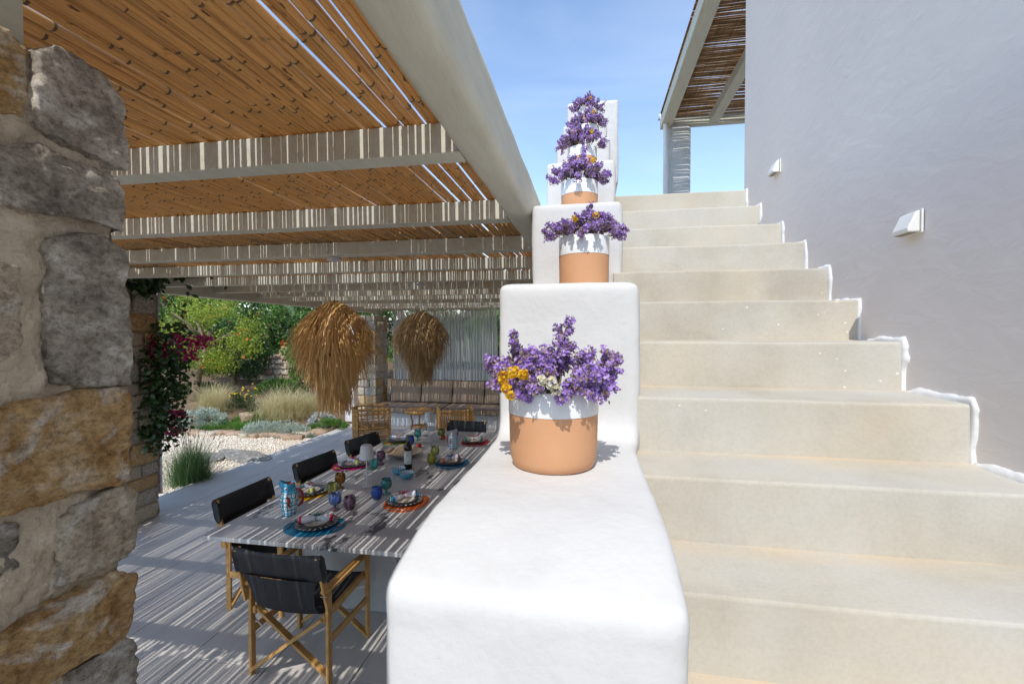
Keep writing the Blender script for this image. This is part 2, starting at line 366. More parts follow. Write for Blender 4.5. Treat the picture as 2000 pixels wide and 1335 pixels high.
# ---- right wall of the house, with the uneven white paint line along the steps
hw = empty('house_wall', (WX, 1, 0), label='tall grey plaster house wall rising on the right of the stairs', cat='wall')
mb = MB(); WY0, WY1, WZ = -3.0, 3.276, 7.0
def wall_sheet():
    V = []; F = []; ny, nz = 60, 50
    for j in range(nz + 1):
        for q in range(ny + 1):
            yy = WY0 + (WY1 - WY0) * q / ny; zz = WZ * j / nz
            V.append((.004 * noise.noise(Vector((0, yy * .9, zz * .9))), yy - 1, zz))
    for j in range(nz):
        for q in range(ny): a = j * (ny + 1) + q; F.append((a, a + ny + 1, a + ny + 2, a + 1))
    return V, F
v, f = wall_sheet(); mb.add(v, f)
mb.build('plaster_face', WALL, hw, smooth='all')
MB().box((2.01, (WY0 + WY1) / 2 - 1, WZ / 2), (3.98, WY1 - WY0 - .004, WZ)).build('wall_core', WALL, hw)
pts = []
for k in range(3, len(NOS)):
    yn, zn = NOS[k]; pz = NOS[k - 1][1]
    pts += [(yn, pz), (yn, zn)]
pts.append((3.27, NOS[-1][1]))
path = []
for a, b in zip(pts[:-1], pts[1:]):
    m_ = max(2, int(math.hypot(b[0] - a[0], b[1] - a[1]) / .012))
    for q in range(m_): path.append((a[0] + (b[0] - a[0]) * q / m_, a[1] + (b[1] - a[1]) * q / m_, abs(b[0] - a[0]) < 1e-6))
V = []; F = []
for q, (yy, zz, vert) in enumerate(path):
    s_ = noise.noise(Vector((yy * 5, zz * 5, 2))); s2 = noise.noise(Vector((yy * 13, zz * 13, 9)))
    wd = max(.005, .015 + .024 * s_ + .009 * s2 + .006 * noise.noise(Vector((yy * 30, zz * 30, 3)))) * (1.0 if yy < 2.4 else .7)
    wb_ = wd * (1 + .22 * noise.noise(Vector((yy * 75, zz * 75, 1))) + .3 * noise.noise(Vector((yy * 30, zz * 30, 7))))
    k1 = .22 + .2 * noise.noise(Vector((yy * 7, zz * 7, 6)))      # cove of paint between step and wall
    if vert: sec = ((-.006 - wd * k1, yy + .006, zz), (-.006 - wd * k1, yy - .003, zz), (-.006 - wd * .16, yy - wd * .42, zz), (-.005, yy - wb_, zz), (.01, yy - wb_, zz))
    else: sec = ((-.006 - wd * k1, yy, zz - .006), (-.006 - wd * k1, yy, zz + .003), (-.006 - wd * .16, yy, zz + wd * .42), (-.005, yy, zz + wb_), (.01, yy, zz + wb_))
    for p in sec: V.append((p[0], p[1] - 1, C + p[2]))
for q in range(len(path) - 1):
    for j in range(4): F.append((q * 5 + j, q * 5 + j + 1, (q + 1) * 5 + j + 1, (q + 1) * 5 + j))
MB().add(V, F).build('paint_edge', PAINT, hw, smooth='all')['label'] = 'thick uneven white paint line along the steps'

# ---- wall lamps on the house wall
LAMPW = M('lamp_casing', (.80, .78, .72), (.74, .72, .66), 10, .4)
SLOT = M('lamp_slot', (.30, .27, .20), None, 10, .5)
def wall_lamp(y, z, label):
    o = empty('wall_lamp', (WX - .008, y, C + z), label=label, cat='wall lamp', group='wall lamps beside the stairs')
    L, h, d = .078, .066, .034
    prof = [(0, h / 2), (-d * .35, h / 2 - .004), (-d, -h / 2 + .012), (-d, -h / 2), (0, -h / 2)]
    n = len(prof); V = [(px, s * L / 2, pz) for s in (-1, 1) for px, pz in prof]
    F = [tuple(range(n)), tuple(range(n, 2 * n))[::-1]] + [(i, n + i, n + (i + 1) % n, (i + 1) % n) for i in range(n)]
    MB().add(V, F).build('casing', LAMPW, o, bevel=.004)
    MB().box((-d * .52, 0, -h / 2 - .001), (d * .6, L * .84, .003)).build('light_slot', SLOT, o)
    MB().box((.004, 0, 0), (.006, L + .008, h + .006)).build('back_plate', LAMPW, o, bevel=.001, seg=1)
wall_lamp(2.711, .90, 'white wedge wall lamp nearer the top of the stairs'); wall_lamp(1.635, .345, 'white wedge wall lamp nearer the camera on the grey wall')

# ---- stepped white parapet
XL, XR = -.288, .146
pb = MB()
YB = [.572, 1.388, 2.20, 2.915, 3.757, 4.60, 5.42]; ZT = [-.31, .155, .622, 1.085, 1.585, 2.07, 2.70]
for k in range(7):
    y1 = 6.1
    x1 = (.126 if k == 0 else XR) if k < 6 else .30
    zb = -C if k == 0 else ZT[k - 1] - .35
    pb.box(((XL + x1) / 2, (YB[k] + y1) / 2, C + (ZT[k] + zb) / 2), (x1 - XL, y1 - YB[k], ZT[k] - zb))
# splayed foot of the first block and a fillet where the blocks meet
for k in range(6):
    yb, zt = YB[k + 1], ZT[k]
    pb.add([(XL + .002, yb - .055, C + zt - .01), (XR - .002, yb - .055, C + zt - .01), (XR - .002, yb + .02, C + zt - .01), (XL + .002, yb + .02, C + zt - .01),
            (XL + .002, yb + .01, C + zt + .055), (XR - .002, yb + .01, C + zt + .055), (XR - .002, yb + .02, C + zt + .055), (XL + .002, yb + .02, C + zt + .055)],
           [(3, 2, 1, 0), (4, 5, 6, 7), (0, 1, 5, 4), (1, 2, 6, 5), (2, 3, 7, 6), (3, 0, 4, 7)])
pm = remeshed(pb, .0135, 26, [WHITE], 'stair_parapet', .006, 3.2, .0016, 17)
co = np.empty(len(pm.vertices) * 3, np.float32); pm.vertices.foreach_get('co', co); co = co.reshape(-1, 3)
fy = np.clip((.80 - co[:, 1]) / .25, 0, 1); top = np.clip((co[:, 2] - (C - .40)) / .09, 0, 1)   # the first block sags to a soft round front
co[:, 2] -= .045 * fy ** 2 * top
sp = np.clip((C - .34 - co[:, 2]) / .5, 0, 1); near = np.clip((1.0 - co[:, 1]) / .3, 0, 1); co[:, 0] += np.sign(co[:, 0] + .07) * .008 * sp * near * (co[:, 0] < 0)
pm.vertices.foreach_set('co', co.ravel()); pm.update()
par = link('stair_parapet', pm); tag(par, 'white stepped parapet with rounded edges carrying the flower pots', 'parapet')

# ---- pergola over the terrace
ZB = C + .58
pg = empty('pergola', (-3, 5, 0), label='cane roofed pergola with cream painted beams over the dining terrace', cat='pergola')
inv = Vector((3, -5, 0))
def pgl(mb, name, mats, **k): return mb.build(name, mats, pg, tuple(inv), **k)
# right beam: hand-plastered, rounded
rb = MB().box((-.356, 4.85, ZB + .092), (.128, 12.7, .19))
bmx = remeshed(rb, .016, 5, [BEAM], 'beam', .004, 3, .001, 14)
bo = link('beam', bmx, pg, tuple(inv))
pgl(MB().box((-5.42, 4.85, ZB + .0), (.15, 12.5, .15)), 'beam', BEAM, bevel=.006)
RY = [1.465 + .862 * k for k in range(-3, 12)]
for k, y in enumerate(RY):
    xl = -5.345 if k else -5.6
    th = .088 if k < 14 else .13
    pgl(MB().box(((xl - .421) / 2, y, ZB + .05), (-.421 - xl, th, .1)), 'rafter', BEAM, bevel=.004)
    if k: pgl(MB().box((-.428, y - .05, ZB + .035), (.012, .012, .06)).box((-.428, y - .05, ZB + .05), (.012, .03, .006)), 'rafter_bracket', STEEL)
pgl(MB().box((-5.40, 10.95, ZB - .3), (.12, .12, .45)), 'post', BEAM, bevel=.004)
# canes
def cane(mb, L, r, seed, ox=0, oz=0, oy=0, bend=.0035, sides=7, full=True):
    rd = random.Random(seed); y = 0; pts = []; rad = []; nodes = []
    a1, a2, p1, p2 = rd.uniform(-bend, bend), rd.uniform(-bend, bend) * .6, rd.uniform(0, 6), rd.uniform(0, 6)
    f = lambda t: (ox + a1 * math.sin(t * 2.1 + p1) + rd.uniform(-.0008, .0008), oy + t, oz + a2 * math.sin(t * 1.7 + p2))
    t = 0; nxt = rd.uniform(.05, .22); tp = rd.uniform(-.06, .06)
    ring = []
    while t < L:
        rr = r * (1 + tp * (t / L * 2 - 1))
        if full:
            for dt, k in ((-.010, 1.0), (-.004, 1.10), (.001, 1.13), (.004, 1.0)): ring.append((t + dt, rr * k))
        else: ring.append((t, rr * 1.03))
        t += nxt; nxt = rd.uniform(.19, .30)
    ring.append((L, r)); ring = [q for q in ring if q[0] >= 0]
    n0 = len(mb.f); mb.tube([f(q[0]) for q in ring], [q[1] for q in ring], sides)
    if full:
        for i in range(len(ring) - 1):
            if ring[i][1] > r * 1.07 and ring[i + 1][0] - ring[i][0] < .007:
                for k in range(sides): mb.m[n0 + i * sides + k] = 1
PITCH = .0225; ZC = ZB + .1 + .012
variants = [cane_mb.mesh('cane', [CANE, NODE], smooth='all') for cane_mb in [(lambda b: (cane(b, 2.75, .0102, s), b)[1])(MB()) for s in range(14)]]
rd = random.Random(3)
def cane_row():               # canes lie in touching bunches with uneven gaps between
    x = -5.58; row = []
    while x < -.43:
        r_ = rd.uniform(.0084, .0112); x += r_; row.append((x, r_))
        q = rd.random(); x += r_ + (rd.uniform(-.0012, .0012) if q < .58 else rd.uniform(.003, .008) if q < .83 else rd.uniform(.009, .016))
    return row
for i, (x, rc_) in enumerate(cane_row()):
    o = link('cane', variants[rd.randrange(14)], pg, (inv.x + x, inv.y + .42 + rd.uniform(-.06, .1), ZC + rd.uniform(0, .004)), (0, rd.uniform(0, 6.28), rd.uniform(-.0022, .0022)), (1, 1, 1))
    s = rc_ / .0102; o.scale = (s, 1, s)
far = MB()
for row in (-1, 1, 2, 3, 4):
    for x, r_ in cane_row():
        L = {-1: 1.75, 4: 1.35}.get(row, 2.9)
        b0 = len(far.v); cane(far, L, r_, rd.random(), 0, 0, 0, sides=6, full=row == 1)
        rot = rd.uniform(-.0022, .0022); y0 = (.42 + row * 2.55 if row > 0 else -1.28) + rd.uniform(-.15, .1); z0 = ZC + rd.uniform(0, .005)
        for j in range(b0, len(far.v)):
            p = far.v[j]; far.v[j] = (x + p[0] - rot * p[1], y0 + p[1], z0 + p[2])
pgl(far, 'cane_roofing', [CANE, NODE], smooth='all')['kind'] = 'stuff'

# ---- stone pillars
STONES = [ST_GREY, ST_OCH, ST_TAN, ST_GREY, ST_TAN]
def rough_block(seed, m, name='stone'):
    bm = bmesh.new(); bmesh.ops.create_cube(bm, size=1); bmesh.ops.subdivide_edges(bm, edges=bm.edges[:], cuts=3, use_grid_fill=True)
    for v in bm.verts:
        p = v.co.copy(); q = Vector([math.copysign(abs(c) ** .9, c) for c in p]); 
        rr = (p.normalized() * .58); v.co = p * .86 + rr * .14 + noise.noise_vector(p * 2.3 + Vector((seed * 11.3, 0, 0))) * .075
    me = bpy.data.meshes.new(name); bm.to_mesh(me); bm.free(); setmats(me, m)
    me.polygons.foreach_set('use_smooth', [True] * len(me.polygons)); return me
blocks = {m.name: [rough_block(s + 10 * j, m) for s in range(4)] for j, m in enumerate((ST_GREY, ST_OCH, ST_TAN))}
def stone_pillar(x0, x1, y0, y1, z1, label, seed, skip=None, rowh=.19, top=True):
    rd = random.Random(seed); cx, cy = (x0 + x1) / 2, (y0 + y1) / 2
    o = empty('stone_pillar', (cx, cy, 0), label=label, cat='pillar', group='stone pillars of the pergola')
    hx, hy = (x1 - x0) / 2, (y1 - y0) / 2
    MB().box((0, 0, z1 / 2), (2 * hx - .05, 2 * hy - .05, z1 - .004)).build('mortar_core', MORTAR, o, bevel=.01)
    z = .006; row = 0
    while z < z1 - .05:
        h = min(rd.uniform(rowh * .75, rowh * 1.3), z1 - z)
        if z1 - z - h < .07: h = z1 - z
        for side in range(4):
            Ls = 2 * hx if side % 2 == 0 else 2 * hy
            nst = rd.choice((2, 2, 3)); cuts = sorted([rd.uniform(.3, .7)] if nst == 2 else [rd.uniform(.25, .4), rd.uniform(.58, .75)]); cuts = [0] + cuts + [1]
            for a, b in zip(cuts[:-1], cuts[1:]):
                if skip and skip(side, z): continue
                u0, u1 = -Ls / 2 + a * Ls, -Ls / 2 + b * Ls
                if (row + side) % 2 == 0:
                    u0 = max(u0, -Ls / 2 + .07) if a == 0 else u0
                um, lu = (u0 + u1) / 2, (u1 - u0) - .018; d = .12
                if lu < .04: continue
                mname = rd.choice(STONES).name; me = rd.choice(blocks[mname])
                pr = rd.uniform(-.006, .010)
                p = {0: (um, -hy + d / 2 - pr), 2: (um, hy - d / 2 + pr), 1: (hx - d / 2 + pr, um), 3: (-hx + d / 2 - pr, um)}[side]
                s = (lu, d, h - .016) if side % 2 == 0 else (d, lu, h - .016)
                link('stone', me, o, (p[0], p[1], z + h / 2), (0, 0, 0), s)
        z += h; row += 1
    return o
p2 = stone_pillar(-5.72, -5.12, 4.03, 4.64, C + .50, 'shaded stone pillar overgrown with bougainvillea', 11)
p3 = stone_pillar(-5.72, -5.22, 10.45, 11.1, C + .44, 'far stone pillar beside the brown sofa', 23)
# nearest pillar: stones of its right face laid out one by one
PX = -.90; P0 = Vector((-1.2, .45, 0)); FT = C + .47
p1 = stone_pillar(-1.5, PX - .012, .12, .735, FT - .02, 'big rough stone pillar close to the camera on the left', 5, skip=lambda s, z: s == 1 and z > C - .86)
f_, yw, pt = 889., R(9.9), R(-1.1)
FW = Vector((-math.sin(yw) * math.cos(pt), math.cos(yw) * math.cos(pt), math.sin(pt))); RT = Vector((math.cos(yw), math.sin(yw), 0)); UP = RT.cross(FW)
def face_pt(u, v):            # survey of the stone outlines on the pillar's right face: (y, z)
    d = FW + RT * ((u - 1000) / f_) - UP * ((v - 667.5) / f_); t = PX / d.x
    return d.y * t, C + d.z * t
SURVEY = [
    (ST_GREY, .020, [(62, 100), (130, 112), (200, 162), (240, 205), (257, 245), (250, 332), (214, 322), (100, 268), (58, 235)]),
    (ST_OCH, .004, [(-60, 20), (20, 66), (54, 96), (50, 228), (-60, 190)]),
    (ST_GREY, .022, [(-60, 262), (0, 290), (60, 292), (200, 345), (252, 380), (259, 420), (243, 455), (150, 425), (0, 402), (-60, 390)]),
    (ST_GREY, .018, [(97, 478), (150, 466), (205, 472), (236, 498), (253, 560), (251, 700), (244, 741), (97, 735), (80, 600)]),
    (ST_TAN, .010, [(-60, 500), (32, 524), (38, 690), (-60, 720)]),
    (ST_OCH, .022, [(-60, 800), (0, 798), (110, 780), (225, 762), (254, 775), (259, 890), (240, 926), (100, 962), (0, 992), (-60, 1010)]),
    (ST_TAN, .016, [(112, 1012), (225, 952), (262, 962), (266, 1058), (238, 1084), (106, 1142)]),
    (ST_GREY, .006, [(-60, 1040), (36, 1022), (40, 1108), (-60, 1150)]),
    (ST_OCH, .022, [(-60, 1272), (0, 1240), (120, 1170), (212, 1116), (258, 1117), (261, 1185), (228, 1240), (120, 1300), (0, 1372), (-60, 1410)]),
    (ST_GREY, .014, [(130, 1312), (238, 1247), (261, 1258), (259, 1335), (232, 1392), (120, 1450)]),
    (ST_TAN, .008, [(-60, 1440), (100, 1420), (110, 1560), (-60, 1600)]),
    (ST_OCH, .018, [(-60, 1640), (100, 1590), (240, 1430), (262, 1440), (262, 1560), (120, 1680), (-60, 1760)]),
]
for j, (m, pr, poly) in enumerate(SURVEY):
    pp = [face_pt(*q) for q in poly]; n = len(pp); dep = .16; my = sum(q[0] for q in pp) / n; mz = sum(q[1] for q in pp) / n
    pp = [(min(a + (a - my) * .05, .745 + .008 * math.sin(j * 2.3)), b + (b - mz) * .09) for a, b in pp]
    V = [(PX + pr - P0.x, a - P0.y, b) for a, b in pp] + [(PX + pr - dep - P0.x, a - P0.y, b) for a, b in pp]
    F = [tuple(range(n)), tuple(range(n, 2 * n))[::-1]] + [(i, n + i, n + (i + 1) % n, (i + 1) % n) for i in range(n)]
    bm = bmesh.new(); me = bpy.data.meshes.new('t'); me.from_pydata(V, [], F); bm.from_mesh(me); bmesh.ops.recalc_face_normals(bm, faces=bm.faces[:]); bmesh.ops.triangulate(bm, faces=bm.faces[:]); bm.to_mesh(me); bm.free()
    q = MB().add([tuple(v.co) for v in me.vertices], [tuple(p.vertices) for p in me.polygons])
    o = link('stone', remeshed(q, .0055, 1, [m], 'stone', .009, 16, .003, 70, frac=True), p1); o.location = P0 - p1.location
# mortar bed of that face
mb = MB(); V = []; F = []; ny, nz = 110, 240; ya, yb = .12, .730; za, zb_ = C - .95, FT - .01
for j in range(nz + 1):
    for i in range(ny + 1):
        yy = ya + (yb - ya) * i / ny; zz = za + (zb_ - za) * j / nz
        V.append((PX - .002 + .010 * noise.noise(Vector((yy * 9, zz * 9, 3))) + .007 * noise.fractal(Vector((yy * 28, zz * 28, 8)), .6, 2.2, 5) - P0.x, yy - P0.y - .02 * (i == ny) * (.5 + noise.noise(Vector((0, zz * 15, 4)))), zz))
for j in range(nz):
    for i in range(ny): a = j * (ny + 1) + i; F.append((a, a + 1, a + ny + 2, a + ny + 1))
b0 = len(V)
for j in range(nz + 1): p = V[j * (ny + 1) + ny]; V.append((p[0] - .45, p[1] - .012, p[2]))
for j in range(nz): F.append((j * (ny + 1) + ny, b0 + j, b0 + j + 1, (j + 1) * (ny + 1) + ny))
o = mb.add(V, F).build('mortar', MORTAR, p1, smooth='all'); o.location = P0 - p1.location
hb = MB().box((0, 0, 0), (.42, .24, .145)).build('pillar_cap', BEAM, p1, bevel=.006); hb.location = Vector((-1.19, .53, FT + .055)) - p1.location

# ---- upper pergola at the head of the stairs
ZU = C + 3.1
up = empty('upper_pergola', (1.3, 7.2, C + .94), label='upper pergola with thin reed roof and cream beams above the landing', cat='pergola')
ui = -Vector(up.location)
def upl(mb, name, mats, **k): return mb.build(name, mats, up, tuple(ui), **k)
upl(MB().box((1.10, 5.3, ZU + .08), (.16, 4.0, .16)), 'beam', BEAM, bevel=.006)
upl(MB().box((1.78, 5.3, ZU + .085), (.13, 3.9, .13)), 'beam', BEAM, bevel=.006)
upl(MB().box((2.6, 5.3, ZU + .085), (.13, 3.9, .13)), 'beam', BEAM, bevel=.006)
upl(MB().box((2.1, 7.27, ZU + .075), (1.84, .10, .13)), 'beam', BEAM, bevel=.006)
upl(MB().box((1.285, 7.32, (C + .94 + ZU) / 2), (.33, .33, ZU - C - .94)), 'post', M('post_paint', (.58, .58, .57), (.52, .52, .51), 5, .6), bevel=.05, seg=4, smooth=True)
upl(MB().tube([(1.075, 7.12, C + .94), (1.075, 7.12, ZU - .06), (1.07, 7.10, ZU + .03), (1.02, 7.1, ZU + .08), (1.00, 7.12, ZU + .14)], .034, 10), 'downpipe', GLAZE, smooth=True)
rd2 = random.Random(9); y = 3.35; reeds = MB(); k = 0
while y < 7.35:
    r_ = rd2.uniform(.005, .008); skew = rd2.uniform(-.03, .03)
    pts = [(1.0, y, ZU + .166 + rd2.uniform(0, .004)), (1.7 , y + skew + rd2.uniform(-.006, .006), ZU + .168), (2.9, y + skew * 2, ZU + .167)]
    if rd2.random() > .03: reeds.tube(pts, r_, 5)
    y += rd2.uniform(.0098, .0122)
upl(reeds, 'reed_roofing', REED, smooth='all')['kind'] = 'stuff'
ties = MB()
for xx in (1.25, 1.36, 1.48, 1.6, 1.92, 2.05): ties.tube([(xx, 3.4, ZU + .158), (xx + .01, 5.2, ZU + .157), (xx, 7.3, ZU + .158)], .002, 4)
upl(ties, 'binding_wire', NODE)
# ================================================================ OBJECTS
def colmat(name, c, rough=.5, var=.9, **k): return M(name, c, tuple(x * var for x in c), 12, rough, **k)
# ---- dining table
TZ = .75; TX0, TX1, TY0, TY1 = -2.745, -1.19, 2.805, 6.47
dt = empty('dining_table', (-1.9675, 4.64, 0), label='long grey stone dining table laid for a meal', cat='table')
di = -Vector(dt.location); MARB = mat_table()
MB().box((0, 0, TZ - .016), (TX1 - TX0, TY1 - TY0, .032)).build('tabletop', MARB, dt, bevel=.004)
CEM = M('cement', (.48, .47, .45), (.40, .39, .38), 6, .8, .4, 40)
for y in (3.35, 5.92): MB().box((0, y - 4.64, (TZ - .032) / 2 + .004), (.95, .09, TZ - .04)).build('leg', CEM, dt, bevel=.008)
MB().box((0, 0, TZ - .10), (.08, 2.45, .08)).build('stretcher', CEM, dt)

# ---- folding director chairs (front towards +Y)
def chair_meshes():
    P = []
    W, D = .275, .235
    for sx in (-1, 1):
        for sy in (-1, 1):
            P.append(('leg', MB().box((sx * W, sy * D, .302), (.022, .042, .604)).mesh('leg', WOOD, bevel=.003, seg=1)))
        arm = MB(); n = 8; V = []; F = []
        for i in range(n + 1):
            t = i / n; y = -.29 + .60 * t; hw_ = .022 + .012 * math.sin(math.pi * min(1, t * 1.25)); z = .604 + .006 * math.sin(t * 3.1)
            V += [(sx * W - hw_, y, z), (sx * W + hw_, y, z), (sx * W + hw_, y, z + .022), (sx * W - hw_, y, z + .022)]
        for i in range(n):
            for j in range(4): F.append((i * 4 + j, i * 4 + (j + 1) % 4, (i + 1) * 4 + (j + 1) % 4, (i + 1) * 4 + j))
        F += [(3, 2, 1, 0), (n * 4, n * 4 + 1, n * 4 + 2, n * 4 + 3)]
        P.append(('armrest', arm.add(V, F).mesh('armrest', WOOD, bevel=.003, seg=1)))
        P.append(('side_rail', MB().bar((sx * W, -D, .285), (sx * W, D, .285), .018, .045).mesh('side_rail', WOOD, bevel=.002, seg=1)))
        P.append(('seat_rail', MB().bar((sx * (W - .028), -.25, .425), (sx * (W - .028), .25, .455), .022, .045).mesh('seat_rail', WOOD, bevel=.002, seg=1)))
        P.append(('back_post', MB().bar((sx * (W + .016), -.255, .50), (sx * (W + .004), -.345, .865), .018, .045, up=(0, 1, 0)).mesh('back_post', WOOD, bevel=.002, seg=1)))
        b = MB()
        for sy in (-1, 1): b.bar((sx * (W - .014), sy * D, .37), (sx * (W - .10), sy * D + .02 * sy, .33), .003, .014)
        b.tube([(sx * W, -.275, .565), (sx * (W + .03), -.30, .60), (sx * W, -.32, .61)], .003, 5)
        for zz in (.285, .36, .56): b.tube([(sx * (W + .008), -D, zz), (sx * (W + .015), -D, zz)], .006, 6)
        P.append(('hinge', b.mesh('hinge', STEEL)))
    for sy in (-1, 1):
        off = .016 * sy
        P.append(('cross_brace', MB().bar((-W + .0, sy * D + off, .035), (W - .03, sy * D + off, .43), .019, .042, up=(0, 1, 0)).mesh('cross_brace', WOOD, bevel=.002, seg=1)))
        P.append(('cross_brace', MB().bar((W - .0, sy * D - off, .035), (-W + .03, sy * D - off, .43), .019, .042, up=(0, 1, 0)).mesh('cross_brace', WOOD, bevel=.002, seg=1)))
    # sling: seat runs up into the back, narrower than the double band on top
    prof = [(.245, .470, .232), (.20, .452, .234), (.08, .425, .236), (-.06, .412, .236), (-.17, .415, .230), (-.245, .455, .218), (-.285, .52, .215), (-.305, .60, .222), (-.318, .66, .238), (-.326, .70, .262)]
    nx_ = 10; V = []; F = []
    for (y, z, w) in prof:
        for i in range(nx_ + 1):
            s = i / nx_ * 2 - 1; V.append((s * w, y - .02 * (1 - s * s) * (z > .5), z - .018 * (1 - s * s) * (z < .5)))
    for j in range(len(prof) - 1):
        for i in range(nx_): a = j * (nx_ + 1) + i; F.append((a, a + 1, a + nx_ + 2, a + nx_ + 1))
    P.append(('seat_sling', MB().add(V, F).mesh('seat_sling', MESHB, smooth='all')))
    V = []; F = []; nz_ = 6
    for side in (0, 1):
        for j in range(nz_ + 1):
            for i in range(nx_ + 1):
                s = i / nx_ * 2 - 1; z = .690 + .185 * j / nz_; t = (z - .50) / .365
                th = .014 * min(1, 6 * min(j / nz_, 1 - j / nz_) + .25)
                z2 = z - .008 * (1 - s * s) * (j / nz_)
                V.append((s * (.304 - .004 * t), -.255 - .09 * t - .022 * (1 - s * s) + (th if side else -th) * (2.0 if abs(s) > .75 else .4), z2))
    n1 = (nz_ + 1) * (nx_ + 1)
    for j in range(nz_):
        for i in range(nx_):
            a = j * (nx_ + 1) + i; F.append((a, a + 1, a + nx_ + 2, a + nx_ + 1)); F.append((n1 + a + nx_ + 1, n1 + a + nx_ + 2, n1 + a + 1, n1 + a))
    for i in range(nx_):
        a = nz_ * (nx_ + 1) + i; F.append((a, a + 1, n1 + a + 1, n1 + a)); F.append((i + 1, i, n1 + i, n1 + i + 1))
    for j in range(nz_):
        a = j * (nx_ + 1); F.append((a + nx_ + 1, a, n1 + a, n1 + a + nx_ + 1)); a += nx_; F.append((a, a + nx_ + 1, n1 + a + nx_ + 1, n1 + a))
    P.append(('back_band', MB().add(V, F).mesh('back_band', M('black_canvas', (.013, .014, .017), (.019, .02, .023), 40, .6), smooth='all')))
    return P
CH = chair_meshes()
def chair(x, y, rz, label):
    o = empty('director_chair', (x, y, .006), rz, label, 'chair', 'folding director chairs round the dining table')
    for n, me in CH:
        q = link(n, me, o)
        if n == 'hinge': q['kind'] = 'stuff'
chair(-1.868, 2.795, R(-1.5), 'wooden folding chair with black sling nearest the camera at the table end')
chair(-2.585, 3.405, R(-92), 'black backed chair on the long side, nearest to the fish jug')
chair(-2.575, 4.375, R(-97), 'black backed chair on the long side, middle of three')
chair(-2.57, 5.355, R(-101), 'black backed chair on the long side, farthest of three')
chair(-1.857, 6.28, R(178), 'black backed chair at the far end of the table by the wicker armchair')

# ---- place settings
CREAM = M('cream_ceramic', (.68, .60, .48), (.60, .52, .40), 10, .3); 
def rim_mat():
    m, n, l, b = new_mat('striped_rim'); b.inputs['Roughness'].default_value = .25
    tc = n.new('ShaderNodeTexCoord'); sp = n.new('ShaderNodeSeparateXYZ'); l.new(tc.outputs['Object'], sp.inputs[0])
    at = n.new('ShaderNodeMath'); at.operation = 'ARCTAN2'; l.new(sp.outputs[1], at.inputs[0]); l.new(sp.outputs[0], at.inputs[1])
    mu = n.new('ShaderNodeMath'); mu.operation = 'MULTIPLY'; mu.inputs[1].default_value = 22; l.new(at.outputs[0], mu.inputs[0])
    si = n.new('ShaderNodeMath'); si.operation = 'SINE'; l.new(mu.outputs[0], si.inputs[0])
    r = ramp(n, l, si.outputs[0], [(.35, (.035, .03, .04)), (.5, (.70, .66, .58))]); l.new(r.outputs[0], b.inputs['Base Color']); return m
RIM = rim_mat(); DARKRIM = colmat('dark_rim', (.04, .035, .035), .3)
PLATE = MB().lathe([(.0, .003), (.075, .003), (.080, .006), (.085, .007), (.128, .016), (.131, .018), (.128, .0195), (.088, .011), (.080, .009), (0, .008)], 40, cap0=False, seg_m=[0, 0, 0, 2, 2, 2, 1, 0, 0]).mesh('plate', [CREAM, RIM, DARKRIM], smooth='all')
SIDE = MB().lathe([(0, .003), (.06, .003), (.064, .006), (.100, .014), (.102, .016), (.099, .017), (.072, .010), (.064, .008), (0, .007)], 36, cap0=False, seg_m=[0, 0, 2, 2, 2, 2, 0, 0]).mesh('side_plate', [CREAM, RIM, DARKRIM], smooth='all')
MATSH = [(.0, 0), (.165, 0), (.165, .003), (0, .003)]
NAP = M('napkin_linen', (.74, .72, .74), (.62, .60, .66), 22, .9, .6, 60)
def napkin_mesh(edge, seed):
    rd = random.Random(seed); mb = MB(); pts = []; rad = []
    for i in range(13):
        t = i / 12; pts.append((-.10 + .20 * t, .006 * math.sin(t * 5 + seed), .003 * math.sin(t * 7 + seed))); q = abs(t - .5) * 2
        rad.append((.012 + .012 * min(1, q * 1.6)) * rd.uniform(.92, 1.08))
    mb.tube(pts, rad, 10); me_m = []
    for i in range(12): me_m += [1 if i in (0, 11) else 0] * 10
    mb.m = me_m + [1, 1]
    for sx in (-1, 1):   # loose rolled layer at each end
        mb.tube([(sx * .10, 0, -.004), (sx * .05, .012, -.008), (sx * .01, .004, 0)], [.017, .016, .008], 8)
    return mb.mesh('napkin', [NAP, edge], smooth='all')
FLW = {}
def ring_mesh(c1, c2, seed):
    rd = random.Random(seed); mb = MB()
    mb.tube([(.004 * math.cos(a), .015 * math.cos(a), .015 * math.sin(a)) for a in [i * .7 for i in range(10)]], .0022, 5)
    for i in range(9): a = rd.uniform(0, 6.28); r_ = rd.uniform(.004, .02); mb.lathe([(0, -.005), (.0055, -.002), (.006, .002), (0, .005)], 6, (r_ * math.cos(a) * 1.3, r_ * math.sin(a) * .8, .02 + rd.uniform(0, .012)), mi=i % 2, cap0=False)
    for i in range(10):
        a = rd.uniform(0, 6.28); L = rd.uniform(.03, .06); d = Vector((math.cos(a), math.sin(a) * .7, .3)) * L; mb.tube([(0, 0, .02), d * .6 + Vector((0, 0, .02)), d + Vector((0, 0, .018))], .0012, 4, mi=1)
        mb.lathe([(0, -.004), (.005, 0), (0, .004)], 5, tuple(d + Vector((0, 0, .018))), mi=1, cap0=False)
    return mb.mesh('napkin_ring', [c1, c2], smooth='all')
def fork_mesh():
    mb = MB(); mb.tube([(0, -.10, .002), (0, -.02, .003), (0, .035, .004)], [.0035, .0028, .0028], 6); mb.box((0, .047, .004), (.017, .024, .002))
    for x in (-.007, -.0023, .0023, .007): mb.tube([(x, .058, .004), (x, .085, .006), (x, .098, .004)], .0012, 4)
    return mb
